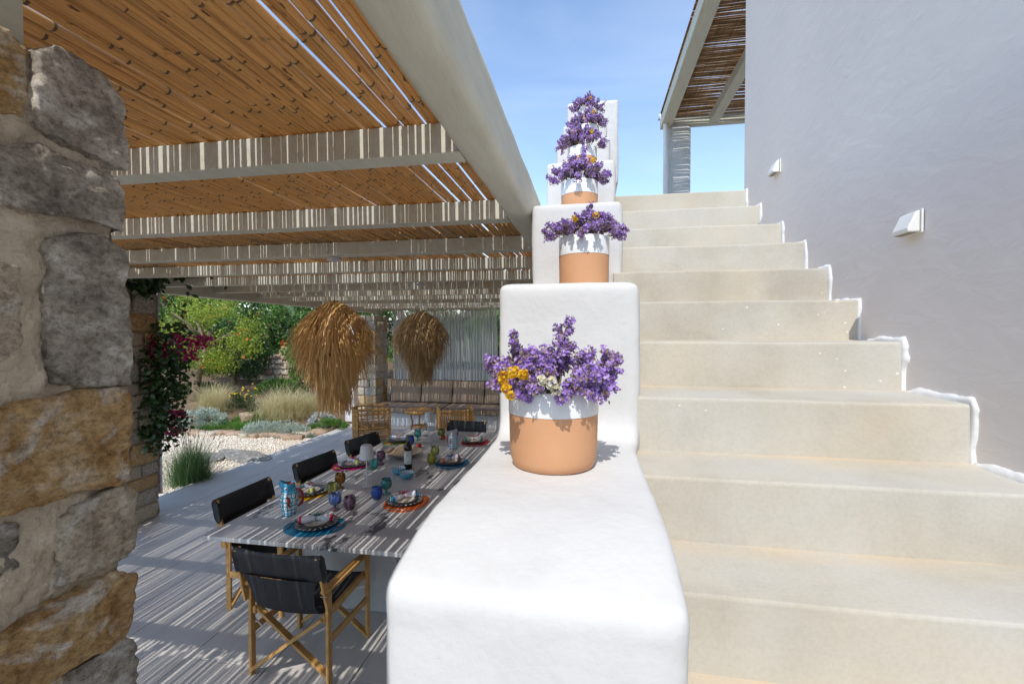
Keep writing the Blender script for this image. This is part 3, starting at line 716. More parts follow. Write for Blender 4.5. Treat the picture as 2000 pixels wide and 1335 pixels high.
def spoon_mesh():
    mb = MB(); mb.tube([(0, -.10, .002), (0, 0, .003), (0, .05, .004)], [.0035, .0025, .003], 6)
    V = []; F = []
    for j in range(4):
        for k in range(12): a = 2 * math.pi * k / 12; r_ = (j + 1) / 4; V.append((.018 * r_ * math.cos(a), .074 + .028 * r_ * math.sin(a), .002 + .006 * r_ * r_))
    for j in range(3):
        for k in range(12): F.append((j * 12 + k, j * 12 + (k + 1) % 12, (j + 1) * 12 + (k + 1) % 12, (j + 1) * 12 + k))
    F.append(tuple(range(12))); mb.add(V, F); return mb
def knife_parts(hm): 
    a = MB().tube([(0, -.105, .006), (0, -.06, .007), (0, -.005, .005)], [.006, .0075, .005], 7).mesh('handle', hm, smooth='all')
    V = [(-.008, 0, .004), (.008, 0, .004), (.009, .09, .004), (.002, .115, .004), (-.008, .10, .004)]; V2 = [(x, y, z + .0016) for x, y, z in V]
    b = MB().add(V + V2, [(4, 3, 2, 1, 0), (5, 6, 7, 8, 9)] + [(i, (i + 1) % 5, 5 + (i + 1) % 5, 5 + i) for i in range(5)]).mesh('blade', STEEL); return a, b
FORK = fork_mesh().mesh('fork', STEEL, smooth='all'); SPOON = spoon_mesh().mesh('spoon', STEEL, smooth='all')
def place(cx, cy, rz, matc, mname, edge, fl1, fl2, hand, tilt, where):
    z = TZ + .001; Mz = Matrix.Rotation(rz, 4, 'Z')
    def at(dx, dy, dz): p = Mz @ Vector((dx, dy, 0)); return (cx + p.x, cy + p.y, z + dz)
    mm = colmat(mname + '_mat', matc, .55); o = MB().lathe(MATSH, 48, cap0=False).build('place_mat', mm, None, at(0, 0, 0), smooth=True)
    o.scale = (1.38, 1.12, 1); o.rotation_euler.z = rz
    tag(o, f'round {mname} place mat {where}', 'place mat', 'place mats on the dining table')
    p = link('dinner_plate', PLATE, None, at(0, .02, .003)); p.scale = (1.2,) * 3; tag(p, f'large plate with striped rim on the {mname} mat {where}', 'plate', 'dinner plates')
    s = link('side_plate', SIDE, None, at(-.005, .02, .0165)); s.scale = (1.2,) * 3; tag(s, f'small cream plate of the {mname} setting {where}', 'plate', 'side plates')
    n = link('napkin', napkin_mesh(colmat(mname + '_hem', edge, .8), cx), None, at(0, .02, .052), (0, 0, rz + tilt)); n.scale = (1.2,) * 3; tag(n, f'rolled white napkin on the {mname} setting {where}', 'napkin', 'rolled napkins')
    link('napkin_ring', ring_mesh(colmat(mname + '_ring', fl1, .5), colmat(mname + '_beads', fl2, .5), int(cx * 91)), n)
    f = link('fork', FORK, None, at(-.19, 0, .004), (0, 0, rz + .08)); tag(f, f'steel fork on the left of the {mname} setting {where}', 'fork', 'forks')
    hm = colmat(mname + '_handle', hand, .4); a, b = knife_parts(hm)
    k = empty('knife', at(.175, -.01, .004), rz - .25, f'table knife with {mname} setting {where}', 'knife', 'table knives'); link('handle', a, k); link('blade', b, k)
    sp_ = link('spoon', SPOON, None, at(.203, .015, .004), (0, 0, rz - .3)); tag(sp_, f'steel spoon on the right of the {mname} setting {where}', 'spoon', 'spoons')
place(-2.04, 3.09, .12, (.012, .20, .36), 'teal blue', (.55, .02, .05), (.02, .28, .25), (.03, .03, .03), (.02, .22, .6), .18, 'at the near end')
place(-2.54, 3.735, -1.57, (.75, .40, .01), 'yellow', (.55, .60, .05), (.55, .02, .08), (.05, .18, .10), (.8, .35, .02), .7, 'beside the fish jug')
place(-2.60, 4.60, -1.60, (.62, .02, .20), 'magenta', (.60, .62, .08), (.6, .02, .15), (.5, .02, .1), (.8, .5, .03), .9, 'in the middle of the far side')
place(-2.555, 5.73, -1.57, (.36, .44, .02), 'lime green', (.1, .35, .6), (.75, .08, .02), (.8, .2, .05), (.55, .06, .03), 1.5, 'at the far corner')
place(-1.56, 3.67, 1.60, (.70, .14, .025), 'orange', (.02, .25, .40), (.45, .02, .08), (.3, .02, .1), (.10, .35, .62), -.75, 'near the white parapet')
place(-1.53, 4.87, 1.60, (.012, .17, .32), 'dark blue', (.65, .12, .06), (.02, .08, .25), (.02, .05, .2), (.2, .3, .5), -.6, 'near the white parapet')
place(-1.52, 5.86, 1.60, (.60, .02, .03), 'red', (.05, .2, .08), (.75, .45, .05), (.6, .1, .03), (.6, .05, .03), -1.2, 'at the far right')

# ---- coloured glasses
def goblet(r, h): return [(.0, .002), (r * .72, .003), (r * .74, .006), (r * .2, .012), (r * .17, h * .22), (r * .35, h * .30), (r * .85, h * .42), (r, h * .62), (r * .92, h * .82), (r * .80, h), (r * .77, h), (r * .88, h * .8), (r * .95, h * .62), (r * .8, h * .45), (0, h * .33)]
def tumbler(r, h): return [(0, .002), (r * .55, .002), (r * .8, h * .15), (r, h * .45), (r * .95, h * .75), (r * .82, h), (r * .79, h), (r * .9, h * .75), (r * .95, h * .45), (r * .7, h * .12), (0, h * .09)]
GC = {n: glass_mat(n + '_glass', c) for n, c in dict(blue=(.25, .38, .80), purple=(.42, .24, .36), teal=(.15, .55, .52), amber=(.62, .32, .06), green=(.55, .58, .18), cobalt=(.10, .22, .75), yellow=(.75, .68, .12)).items()}
GL = [('goblet', 'blue', -2.067, 3.405, 'stemmed blue glass with purple foot behind the teal blue setting'), ('tumbler', 'purple', -1.955, 3.435, 'rounded purple tumbler next to the stemmed blue glass'),
      ('tumbler', 'cobalt', -1.843, 3.69, 'rounded cobalt blue tumbler beside the orange setting'), ('goblet', 'teal', -1.822, 3.83, 'stemmed teal glass beside the orange setting'),
      ('tumbler', 'green', -2.285, 3.72, 'olive green tumbler beside the yellow setting'), ('goblet', 'amber', -2.315, 3.90, 'stemmed amber glass beside the yellow setting'),
      ('tumbler', 'teal', -2.285, 4.50, 'teal tumbler half behind the white table lamp'), ('goblet', 'purple', -2.30, 4.71, 'stemmed purple glass behind the white table lamp'),
      ('tumbler', 'yellow', -1.745, 4.80, 'yellow tumbler beside the dark blue setting'), ('goblet', 'green', -1.775, 5.00, 'stemmed pale green glass beside the dark blue setting'),
      ('tumbler', 'cobalt', -2.33, 5.62, 'cobalt blue tumbler by the lime green setting'), ('goblet', 'teal', -2.31, 5.82, 'stemmed teal glass by the lime green setting'),
      ('goblet', 'green', -2.02, 5.95, 'stemmed green glass near the far jug'), ('tumbler', 'amber', -1.86, 6.05, 'amber tumbler beside the far jug')]
for kind, c, x, y, lab in GL:
    pr = goblet(.051, .140) if kind == 'goblet' else tumbler(.050, .110)
    o = empty('drinking_glass', (x, y, TZ + .001), label=lab, cat='glass', group='coloured drinking glasses')
    if kind == 'goblet':
        MB().lathe(pr[:5], 20, cap0=False).build('foot', GC['purple'] if c == 'blue' else GC[c], o, smooth='all'); MB().lathe(pr[4:], 20, cap0=False).build('bowl', GC[c], o, smooth='all')
    else: MB().lathe(pr, 20, cap0=False).build('bowl', GC[c], o, smooth='all')

# ---- table lamps
SHADE = M('lamp_enamel', (.66, .66, .66), (.60, .60, .61), 6, .35)
def table_lamp(x, y, label, h=.40):
    o = empty('table_lamp', (x, y, TZ + .001), label=label, cat='lamp', group='slim table lamps')
    MB().lathe([(0, 0), (.05, 0), (.05, .008), (.006, .012), (.006, h - .06)], 24, cap0=False).build('stand', SHADE, o, smooth=True)
    MB().lathe([(.068, h - .135), (.054, h - .02), (.042, h - .004), (0, h), (0, h - .006), (.040, h - .01), (.052, h - .024), (.065, h - .135), (.068, h - .135)], 24, cap0=False).build('shade', SHADE, o, smooth=True)
table_lamp(-2.09, 3.98, 'slim white table lamp in the middle of the table'); table_lamp(-2.137, 5.786, 'slim white table lamp at the far end of the table')

# ---- wine bottle, blue bowls, wide bowl with fruit
o = empty('wine_bottle', (-1.929, 4.583, TZ + .001), label='dark wine bottle with white label among the bowls', cat='bottle'); o.scale = (1.15, 1.15, 1.2)
MB().lathe([(0, .004), (.034, 0), (.038, .006), (.038, .19), (.034, .21), (.018, .235), (.0145, .25), (.0145, .262)], 24, cap0=False).build('glass_body', colmat('bottle_glass', (.018, .016, .008), .08), o, smooth=True)
MB().lathe([(.0152, .252), (.0155, .295), (.0165, .297), (.0165, .303), (0, .304)], 20, cap0=False).build('foil', colmat('foil', (.22, .21, .19), .35, metal=.4), o, smooth=True)
V = []; F = []
for i in range(13):
    a = R(-95 - 62 + 124 * i / 12 + 20); V += [(.0386 * math.cos(a), .0386 * math.sin(a), .05), (.0386 * math.cos(a), .0386 * math.sin(a), .165)]
F = [(2 * i, 2 * i + 2, 2 * i + 3, 2 * i + 1) for i in range(12)]
lab = MB().add(V, F).build('paper_label', colmat('label_paper', (.66, .65, .62), .8), o, smooth='all')
tx = MB()
for zz, w_ in ((.15, .5), (.142, .34), (.13, .42), (.124, .38), (.118, .3), (.068, .66), (.062, .62)):
    for i in range(8):
        a0 = R(-75) + (i - 4) / 8 * w_ * 1.5; a1 = a0 + w_ * .13
        tx.add([(.0389 * math.cos(a), .0389 * math.sin(a), zz + d) for a, d in ((a0, 0), (a1, 0), (a1, .003), (a0, .003))], [(0, 1, 2, 3)])
tx.build('print', colmat('ink', (.05, .05, .05), .8), lab)
BB = colmat('turquoise_ceramic', (.10, .36, .50), .35); WS = colmat('white_stripe', (.70, .74, .76), .35)
for x, y, lab in ((-1.958, 4.40, 'turquoise ribbed bowl with white inside, farther of the pair'), (-1.812, 4.275, 'turquoise ribbed bowl with white inside, nearer of the pair')):
    o = empty('small_bowl', (x, y, TZ + .001), label=lab, cat='bowl', group='turquoise ribbed bowls'); o.scale = (1.2,) * 3
    MB().lathe([(0, .002), (.032, .002), (.052, .02), (.061, .05), (.059, .051)], 32, cap0=False).build('outer', BB, o, smooth='all')
    MB().lathe([(.059, .051), (.050, .022), (.03, .007), (0, .006)], 32, cap0=False).build('inner', WS, o, smooth='all')
    st = MB()
    for k in range(16):
        a = 2 * math.pi * k / 16; b_ = a + .13
        pr = [(.031, .0078), (.0495, .0225), (.0583, .0505)]
        st.add([(r_ * math.cos(q), r_ * math.sin(q), z_) for q in (a, b_) for r_, z_ in pr], [(0, 3, 4, 1), (1, 4, 5, 2)])
    st.build('stripes', BB, o)
o = MB().lathe([(0, .004), (.09, .004), (.16, .028), (.215, .068), (.218, .074), (.21, .072), (.15, .035), (.08, .014), (0, .012)], 40, cap0=False).build('wide_bowl', M('olive_wood', (.46, .36, .25), (.34, .25, .16), 5, .5, stretch=(1, 6, 1)), None, (-2.165, 5.02, TZ + .001), smooth='all')
tag(o, 'wide shallow tan bowl behind the wine bottle', 'bowl')
APP = M('red_apple', (.55, .03, .02), (.42, .05, .02), 9, .25)
for x, y, z, s, lab in ((-2.13, 5.40, TZ + .001, 1.0, 'red fruit lying on the table behind the wine bottle'), (-2.29, 5.36, TZ + .001, .9, 'red fruit just showing left of the wine bottle'), (-1.99, 5.93, TZ + .001, .9, 'red fruit between the far glasses and the jug')):
    o = empty('fruit', (x, y, z), label=lab, cat='fruit', group='red fruit on the table')
    MB().lathe([(0, .006), (.022 * s, 0), (.038 * s, .02 * s), (.04 * s, .04 * s), (.028 * s, .062 * s), (.008 * s, .060 * s), (0, .052 * s)], 18, cap0=False).build('flesh', APP, o, smooth='all')
    MB().tube([(0, 0, .05 * s), (.003, 0, .075 * s)], .002, 4).build('stalk', NODE, o)

# ---- fish shaped jugs
def fish_mat(name, dots, body, line):
    m, n, l, b = new_mat(name); b.inputs['Roughness'].default_value = .22
    tc = n.new('ShaderNodeTexCoord'); sp = n.new('ShaderNodeSeparateXYZ'); l.new(tc.outputs['Object'], sp.inputs[0])
    at = n.new('ShaderNodeMath'); at.operation = 'ARCTAN2'; l.new(sp.outputs[1], at.inputs[0]); l.new(sp.outputs[0], at.inputs[1])
    cx = n.new('ShaderNodeCombineXYZ'); l.new(at.outputs[0], cx.inputs[0])
    zz = n.new('ShaderNodeMath'); zz.operation = 'MULTIPLY'; zz.inputs[1].default_value = 17; l.new(sp.outputs[2], zz.inputs[0]); l.new(zz.outputs[0], cx.inputs[1])
    v = n.new('ShaderNodeTexVoronoi'); v.inputs['Scale'].default_value = 2.0; v.inputs['Randomness'].default_value = .25; l.new(cx.outputs[0], v.inputs['Vector'])
    c = ramp(n, l, v.outputs['Distance'], [(.0, dots), (.15, dots), (.17, body), (.40, body), (.43, line), (1, line)]); c.color_ramp.interpolation = 'LINEAR'
    l.new(c.outputs[0], b.inputs['Base Color']); return m
def fish_jug(x, y, rz, label, m, head, fin, s=1):
    o = empty('fish_jug', (x, y, TZ + .001), rz, label, 'jug', 'fish shaped ceramic jugs'); o.scale = (s * 1.08,) * 3
    prof = [(0, .004), (.046, 0), (.048, .008), (.058, .05), (.064, .10), (.062, .14), (.053, .175), (.044, .20)]
    MB().lathe([(0, .003), (.047, 0), (.049, .014)], 28, cap0=False).build('foot', head, o, smooth='all')
    MB().lathe(prof[2:7], 28, cap0=False).build('body', m, o, smooth='all')
    V = []; F = []; n = 28; pr = [(.053, .175), (.049, .19), (.045, .205), (.042, .22), (.041, .235), (.036, .234), (.037, .21), (.045, .18)]
    for j, (r_, z_) in enumerate(pr):
        for k in range(n):
            a = 2 * math.pi * k / n; lip = max(0, math.cos(a)) ** 3
            V.append((r_ * math.cos(a) * (1 + .55 * lip * (z_ > .2)), r_ * math.sin(a), z_ + .03 * lip * (z_ > .2) - .028 * max(0, math.cos(a + .9)) * (z_ < .18)))
    for j in range(len(pr) - 1):
        for k in range(n): F.append((j * n + k, j * n + (k + 1) % n, (j + 1) * n + (k + 1) % n, (j + 1) * n + k))
    MB().add(V, F).build('head', head, o, smooth='all')
    MB().tube([(-.060, 0, .05), (-.085, 0, .07), (-.097, 0, .11), (-.088, 0, .155), (-.05, 0, .185)], [.007, .010, .011, .010, .008], 8).build('handle', fin, o, smooth='all')
    for sy in (-1, 1):
        MB().tube([(.02, sy * .060, .15), (.006, sy * .067, .125), (.010, sy * .0675, .09), (-.005, sy * .063, .065)], [.004, .011, .009, .003], 7).build('fin', fin, o, smooth='all')
        e = MB().lathe([(0, -.003), (.011, 0), (.009, .0035), (.0, .004)], 14, cap0=False).build('eye', WS, o, (.022, sy * .0415, .205), (R(-90 * sy), 0, 0), smooth='all')
        MB().lathe([(0, 0), (.005, .0035), (0, .0055)], 10, cap0=False).build('pupil', DARKRIM, e)
    MB().lathe([(.036, .228), (0, .215)], 20, cap0=False).build('mouth', colmat('mouth_red', (.45, .06, .04), .3), o)
HB = M('fish_blue', (.03, .26, .46), (.06, .38, .55), 30, .2); FR = M('fish_red', (.35, .025, .03), (.25, .02, .03), 20, .2)
fish_jug(-2.384, 3.262, R(-140), 'fish shaped jug with blue head and red dotted scales on the near corner', fish_mat('fish_scales', (.35, .02, .03), (.74, .72, .68), (.05, .32, .48)), HB, FR)
fish_jug(-1.706, 5.477, R(-20), 'paler fish shaped jug near the far right of the table', fish_mat('fish_spots', (.03, .07, .16), (.56, .60, .64), (.18, .32, .42)), M('fish_grey', (.40, .42, .48), (.30, .22, .28), 20, .25), M('fish_pink', (.42, .14, .10), None, 20, .25), .92)
# ---- pendant lamps of straw over the table
STRAW = leaf_mat('straw', [(.60, .34, .10), (.76, .47, .18), (.84, .60, .28), (.50, .27, .08)], .5, .3)
STRAW2 = leaf_mat('grey_straw', [(.38, .24, .10), (.52, .35, .16), (.62, .45, .24), (.28, .17, .07)], .5, .3)
def pendant(x, y, rc, ztop, zbot, wmax, label, seed, mat, n=2600):
    rg = np.random.default_rng(seed); o = empty('straw_pendant', (x, y, C + ztop), label=label, cat='pendant lamp', group='straw pendant lamps')
    MB().tube([(0, 0, -.02), (0, 0, ZB - C - ztop)], .004, 6).build('cord', SHADE, o)
    MB().lathe([(0, 0), (.05, 0), (.05, .022), (0, .024)], 20, (0, 0, ZB - C - ztop - .024), cap0=False).build('ceiling_rose', SHADE, o, smooth=True)
    MB().tube([(0, 0, ZB - C - ztop - .01), (.0, -.12, ZB - C - ztop + .03), (.01, -.16, ZB - C - ztop + .09)], .004, 5).build('cable', SHADE, o)
    Ht = ztop - zbot
    # silhouette: dome, widest a third down, waist at 70%, flared fringe
    tk = np.array([0, .05, .14, .27, .40, .55, .66, .76, .88, 1.0]); rk = np.array([.12, .36, .68, .88, .90, .74, .52, .40, .44, .54]) * wmax / 2
    V = []; F = []
    t0 = rg.beta(1.05, 1.15, n) * .86; a = rg.uniform(0, 2 * np.pi, n); seg = 3; base = 0
    for i in range(n):                     # straight stiff straws tied to the frame, tips standing off
        t = t0[i]; r0 = np.interp(t, tk, rk) * rg.uniform(.82, 1.0)
        out = np.interp(t, [0, .15, .3, .5, .62, .75, .9], [1.25, .95, .50, .0, -.26, -.06, .16]) + rg.normal(.04, .12)
        L = rg.uniform(.10, .26) * (1 if t < .6 else .9); L = min(L, (1.03 - t) * Ht) if t > .7 else L
        dz = -1 / math.sqrt(1 + out * out); dr = out / math.sqrt(1 + out * out); tw = rg.normal(0, .13); w = rg.uniform(.0020, .0044); droop = rg.uniform(.0, .03)
        for k in range(seg + 1):
            s = k / seg * L; q = k / seg; r = r0 + dr * s - droop * q * q * .6; an = a[i]; tg = tw * s; z = -t * Ht + dz * s - droop * q * q
            cx_, cy_ = r * math.cos(an) - tg * math.sin(an), r * math.sin(an) + tg * math.cos(an); ww = w * (1 - .45 * q)
            V.append((cx_ - ww * math.sin(an), cy_ + ww * math.cos(an), z)); V.append((cx_ + ww * math.sin(an), cy_ - ww * math.cos(an), z))
            if k < seg: F.append((base + 2 * k, base + 2 * k + 1, base + 2 * k + 3, base + 2 * k + 2))
        base += 2 * (seg + 1)
    sh = link('shade', np_mesh('shade', V, F, mat), o)
    fr = MB()
    for t in (.05, .27, .5, .72):
        r = float(np.interp(t, tk, rk)) * .8; fr.tube([(r * math.cos(q * .4488), r * math.sin(q * .4488), -t * Ht) for q in range(15)], .004, 5)
    link('wire_frame', fr.mesh('wire_frame', NODE), sh)
    MB().lathe([(0, -.05), (.024, -.03), (.03, 0), (.014, .03), (.013, .05), (0, .05)], 14, (0, 0, -.13), cap0=False).build('bulb', M('bulb_glass', (.85, .80, .66), None, 4, .2), o, smooth='all')
pendant(-1.955, 3.23, None, .255, -.585, .60, 'large golden straw pendant lamp hanging over the near half of the table', 4, STRAW, 3600)
pendant(-1.96, 5.06, None, .265, -.565, .66, 'straw pendant lamp hanging over the far half of the table', 6, STRAW2, 3200)

# ---- terracotta pots and dried statice
PET = leaf_mat('statice_purple', [(.32, .16, .58), (.43, .26, .71), (.52, .36, .77), (.35, .19, .62), (.60, .46, .80), (.50, .33, .56)], .7, .3)
CAL = leaf_mat('statice_calyx', [(.30, .20, .13), (.42, .30, .20), (.25, .22, .10), (.40, .24, .24)], .8, .3)
YEL = leaf_mat('yellow_florets', [(.75, .42, .01), (.85, .55, .02), (.80, .48, .03)], .7, .3)
WHT = leaf_mat('white_florets', [(.75, .73, .65), (.80, .78, .70), (.70, .62, .30)], .7, .3)
STEM = M('dry_stem', (.20, .17, .07), (.14, .11, .05), 20, .8)
def florets(rg, P, D, size, petals=5):
    """small crinkled funnel flowers: P points, D directions"""
    n = len(P); D = D / np.linalg.norm(D, axis=1, keepdims=True); a = rg.normal(size=(n, 3)); U = np.cross(D, a); U /= np.linalg.norm(U, axis=1, keepdims=True); W = np.cross(D, U)
    V = []; F = []; s = size * rg.uniform(.7, 1.25, n)
    Vs = np.zeros((n, 1 + 2 * petals, 3)); Vs[:, 0] = P
    for k in range(2 * petals):
        an = math.pi * k / petals; rr = (1.0 if k % 2 else .62) * s * rg.uniform(.85, 1.15, n); h = s * (.55 + .25 * rg.normal(size=n) * .6)
        Vs[:, 1 + k] = P + (U * math.cos(an) + W * math.sin(an)) * rr[:, None] + D * h[:, None]
    idx = np.arange(n)[:, None, None] * (1 + 2 * petals)
    T = np.array([[0, 1 + k, 1 + (k + 1) % (2 * petals)] for k in range(2 * petals)])
    return Vs.reshape(-1, 3), (idx + T[None]).reshape(-1, 3)
def bouquet(x, y, z, label, seed, sprigs, yellow=(), white=(), fs=.0058):
    rg = np.random.default_rng(seed); o = empty('statice_bouquet', (x, y, z), label=label, cat='dried flowers', group='dried statice bouquets'); o.scale = (.91, .91, .95) if seed == 100 else (.96, .96, 1.0) if seed < 102 else (1.0, 1.0, 1.3)
    st = MB(); Pp = []; Dp = []; Pc = []; Dc = []
    for (tx, ty, tz, dens) in sprigs:
        root = Vector((tx * .25, ty * .25, -.06)); tip = Vector((tx, ty, tz)); mid = (root + tip) / 2 + Vector((tx * .05, ty * .05, .03))
        pts = [root, mid, tip]; st.tube(pts, [.0018, .0015, .0010], 4)
        d = (tip - mid).normalized()
        for b in range(int(3 * dens) + 2):
            s = rg.uniform(.35, 1.0); p0 = mid.lerp(tip, s); bd = (d + Vector(np.clip(rg.normal(0, .55, 3), -.9, .9))).normalized(); L = rg.uniform(.018, .036); p1 = p0 + bd * L
            st.tube([p0, p1], [.0009, .0006], 3)
            k = int(rg.uniform(20, 30) * dens)
            for q in range(k):
                t = rg.uniform(.1, 1.1); pp = np.array(p0.lerp(p1, t)) + np.clip(rg.normal(0, .0048, 3), -.009, .009); dd = rg.normal(0, .6, 3) + np.array(bd) * .7 + np.array([0, -.15, .45])
                Pp.append(pp); Dp.append(dd)
                if rg.random() < .75: Pc.append(pp + rg.normal(0, .004, 3) - np.array(bd) * .003); Dc.append(rg.normal(0, 1, 3))
    st.build('stems', STEM, o)
    v, f = florets(rg, np.array(Pp), np.array(Dp), fs); link('purple_florets', np_mesh('purple_florets', v, f, PET), o)['kind'] = 'stuff'
    v, f = florets(rg, np.array(Pc), np.array(Dc), .0048, 3); link('dry_calyces', np_mesh('dry_calyces', v, f, CAL), o)['kind'] = 'stuff'
    for nm, lst, m in (('yellow_florets', yellow, YEL), ('white_florets', white, WHT)):
        if not lst: continue
        P = []; D = []
        for (cx_, cy_, cz_, r_, n_) in lst:
            for q in range(n_):
                d = rg.normal(size=3); d /= np.linalg.norm(d); P.append(np.array((cx_, cy_, cz_)) + d * r_ * rg.uniform(.6, 1)); D.append(d)
        v, f = florets(rg, np.array(P), np.array(D), .0058, 5); link(nm, np_mesh(nm, v, f, m), o)['kind'] = 'stuff'
def dome(seed, n, rx, h, lean=0):
    rg = np.random.default_rng(seed); L = []
    for i in range(n):
        a = rg.uniform(0, 6.28); q = math.sqrt(rg.random()); tx = rx * q * math.cos(a) + lean; ty = rx * .85 * q * math.sin(a)
        L.append((tx, ty, h * (1 - .55 * q * q) * rg.uniform(.6, 1.1) + .005, rg.uniform(.8, 1.2)))
    return L
POT_H, POT_R = .182, .105
def pot(x, y, zt, label, POT_H):
    o = empty('flower_pot', (x, y, C + zt), x * 40, label=label, cat='flower pot', group='terracotta pots with white rims')
    hw_ = POT_H * .70
    MB().lathe([(0, .002), (POT_R * .82, 0), (POT_R * .90, .004), (POT_R * .955, .02), (POT_R * .985, .05), (POT_R, hw_)], 64, cap0=False).build('terracotta_body', TERRA, o, smooth='all')
    MB().lathe([(POT_R + .0012, hw_ - .0005), (POT_R + .0012, POT_H - .003), (POT_R - .001, POT_H), (POT_R - .006, POT_H - .001), (POT_R - .007, POT_H * .75), (POT_R - .008, POT_H * .5), (0, POT_H * .5)], 64, cap0=False).build('white_glazed_band', GLAZE, o, smooth='all')
def wp(u, v, z):
    d = FW + RT * ((u - 1000) / f_) - UP * ((v - 667.5) / f_); t = z / d.z; return d.x * t, d.y * t
px, py = wp(1080, 932, -.31); py += POT_R + .004
PY = [(py, -.312), (1.965, .15), (2.69, .617), (3.37, 1.08), (4.16, 1.58), (4.87, 2.065)]
def bear(u, Y): d = FW + RT * ((u - 1000) / f_); return d.x / d.y * Y
PXs = [px * py / (py - POT_R), bear(1140, 1.965), bear(1131, 2.69), bear(1136, 3.37), bear(1145, 4.16), bear(1146, 4.87)]
names = ['nearest and largest looking', 'second', 'third', 'fourth', 'fifth', 'topmost']
for i, ((y, z), x) in enumerate(zip(PY, PXs)):
    POT_H = .182 if i == 0 else .25
    pot(x, y, z, ('nearest terracotta pot with white rim on the parapet' if i == 0 else f'{names[i]} terracotta pot with white rim going up the parapet' if i < 5 else 'topmost terracotta pot with white rim before the end pier'), POT_H)
    lab = 'nearest bunch of dried purple statice with yellow and white florets' if i == 0 else f'{names[i]} bunch of dried purple statice going up the parapet'
    if i == 0:
        sp_ = dome(31, 60, .128, .086) + [(.145 * math.sin(q), -.145 * math.cos(q), .004 + .018 * (k % 3), 1.1) for k, q in enumerate([-1.3, -1.0, -.75, -.5, -.25, 0, .25, .5, .75, 1.0, 1.3])] + [(.035, 0, .172, .75), (.02, .01, .14, .7), (-.105, -.01, .125, .7), (-.10, 0, .10, .8), (-.165, -.02, .065, 1.1), (-.15, -.03, .045, 1.1), (.15, -.02, .085, 1.1), (.145, -.03, .05, 1.1), (.13, -.05, .03, 1.1), (.04, -.10, .012, 1.1), (.11, -.08, .0, 1.0)]
        bouquet(x, y, C + z + POT_H, lab, 100, sp_, [(-.105, -.145, .036, .012, 44), (-.082, -.152, .050, .012, 44), (-.096, -.158, .016, .010, 34), (-.086, -.160, .000, .008, 22), (-.058, -.155, .046, .011, 34)], [(.012, -.172, .030, .011, 34), (-.012, -.170, .036, .009, 24), (.02, -.172, .016, .009, 24)])
    else:
        bouquet(x, y, C + z + POT_H, lab, 100 + i, dome(40 + i, 34, .135, .095 if i != 3 else .11) + [(.15 * math.sin(q), -.15 * math.cos(q), .004 + .018 * (k % 3), 1.0) for k, q in enumerate([-1.2, -.8, -.4, 0, .4, .8, 1.2])] + [(-.17, 0, .03, 1), (.16, -.02, .035, 1), (.15, 0, .01, .9), (-.14, -.02, .055, 1), (.02, 0, .13, 1.1)], [((-.04, .06, .07, .05, .03)[i - 1], -.11, .06, .012, 30), ((.05, .08, -.05, .06, .04)[i - 1], -.09, .075, .012, 30)])

# ---- built-in bench with brown cushions
bs = empty('built_in_bench', (-2.9, 10.5, 0), label='white built-in masonry bench along the back of the terrace', cat='bench')
for nm, c, s in (('base', (-2.9, 10.62, .17), (5.0, .96, .32)), ('recess', (-2.9, 10.28, .05), (4.9, .30, .085)), ('back_wall', (-2.9, 11.06, .42), (4.6, .10, .80))):
    MB().box(Vector(c) - Vector(bs.location), s).build(nm, WHITE, bs, bevel=.012)
BRN = M('taupe_canvas', (.37, .275, .195), (.31, .225, .155), 30, .85, .3, 200)
PIPE = M('dark_piping', (.05, .035, .025), None, 10, .8)
def cushion(c, size, tilt, label, cat, group, puff=.35, name='cushion'):
    o = empty(name, c, label=label, cat=cat, group=group); o.rotation_euler = (tilt, 0, 0)
    sx, sy, sz = size; n = 12; V = []; F = []; thin = 1 if sy < sz else 2
    def shape(u, v):
        e = (1 - abs(u) ** 4) * (1 - abs(v) ** 4); return 1 - puff + puff * e ** .5
    for s in (-1, 1):
        for j in range(n + 1):
            for i in range(n + 1):
                u, v = i / n * 2 - 1, j / n * 2 - 1; k = shape(u, v); pin = 1 - .035 * (1 - u * u) * abs(v) - 0
                wv = .006 * noise.noise(Vector((u * 2 + c[0] * 3, v * 2, s)))
                if thin == 1: V.append((u * sx / 2, s * sy / 2 * k + wv, v * sz / 2 * pin))
                else: V.append((u * sx / 2, v * sy / 2, s * sz / 2 * k + wv))
    N = (n + 1) ** 2
    for j in range(n):
        for i in range(n):
            a = j * (n + 1) + i; F.append((a, a + 1, a + n + 2, a + n + 1)); F.append((N + a + n + 1, N + a + n + 2, N + a + 1, N + a))
    ring = [i for i in range(n)] + [j * (n + 1) + n for j in range(n)] + [n * (n + 1) + n - i for i in range(n)] + [(n - j) * (n + 1) for j in range(n)]
    for k in range(len(ring)): a, b = ring[k], ring[(k + 1) % len(ring)]; F.append((a, N + a, N + b, b))
    mb = MB().add(V, F); mb.build('cover', BRN, o, smooth=True)
    for off in ((0, N) if thin == 2 else (0,)):
        pts = [Vector(V[a + off]) for a in ring]; pts.append(pts[0])
        if thin == 1: pts = [Vector((p.x * 1.004, 0 - sy * .32, p.z * 1.004)) for p in pts]
        MB().tube(pts, .006, 5, cap=False).build('piping', PIPE, o)
for x0, x1, lab in ((-5.30, -3.42, 'long brown seat cushion on the left of the bench'), (-3.40, -1.5, 'long brown seat cushion on the right of the bench')):
    cushion(((x0 + x1) / 2, 10.44, .40), (x1 - x0, .80, .135), 0, lab, 'seat cushion', 'bench seat cushions', .10, 'seat_cushion')
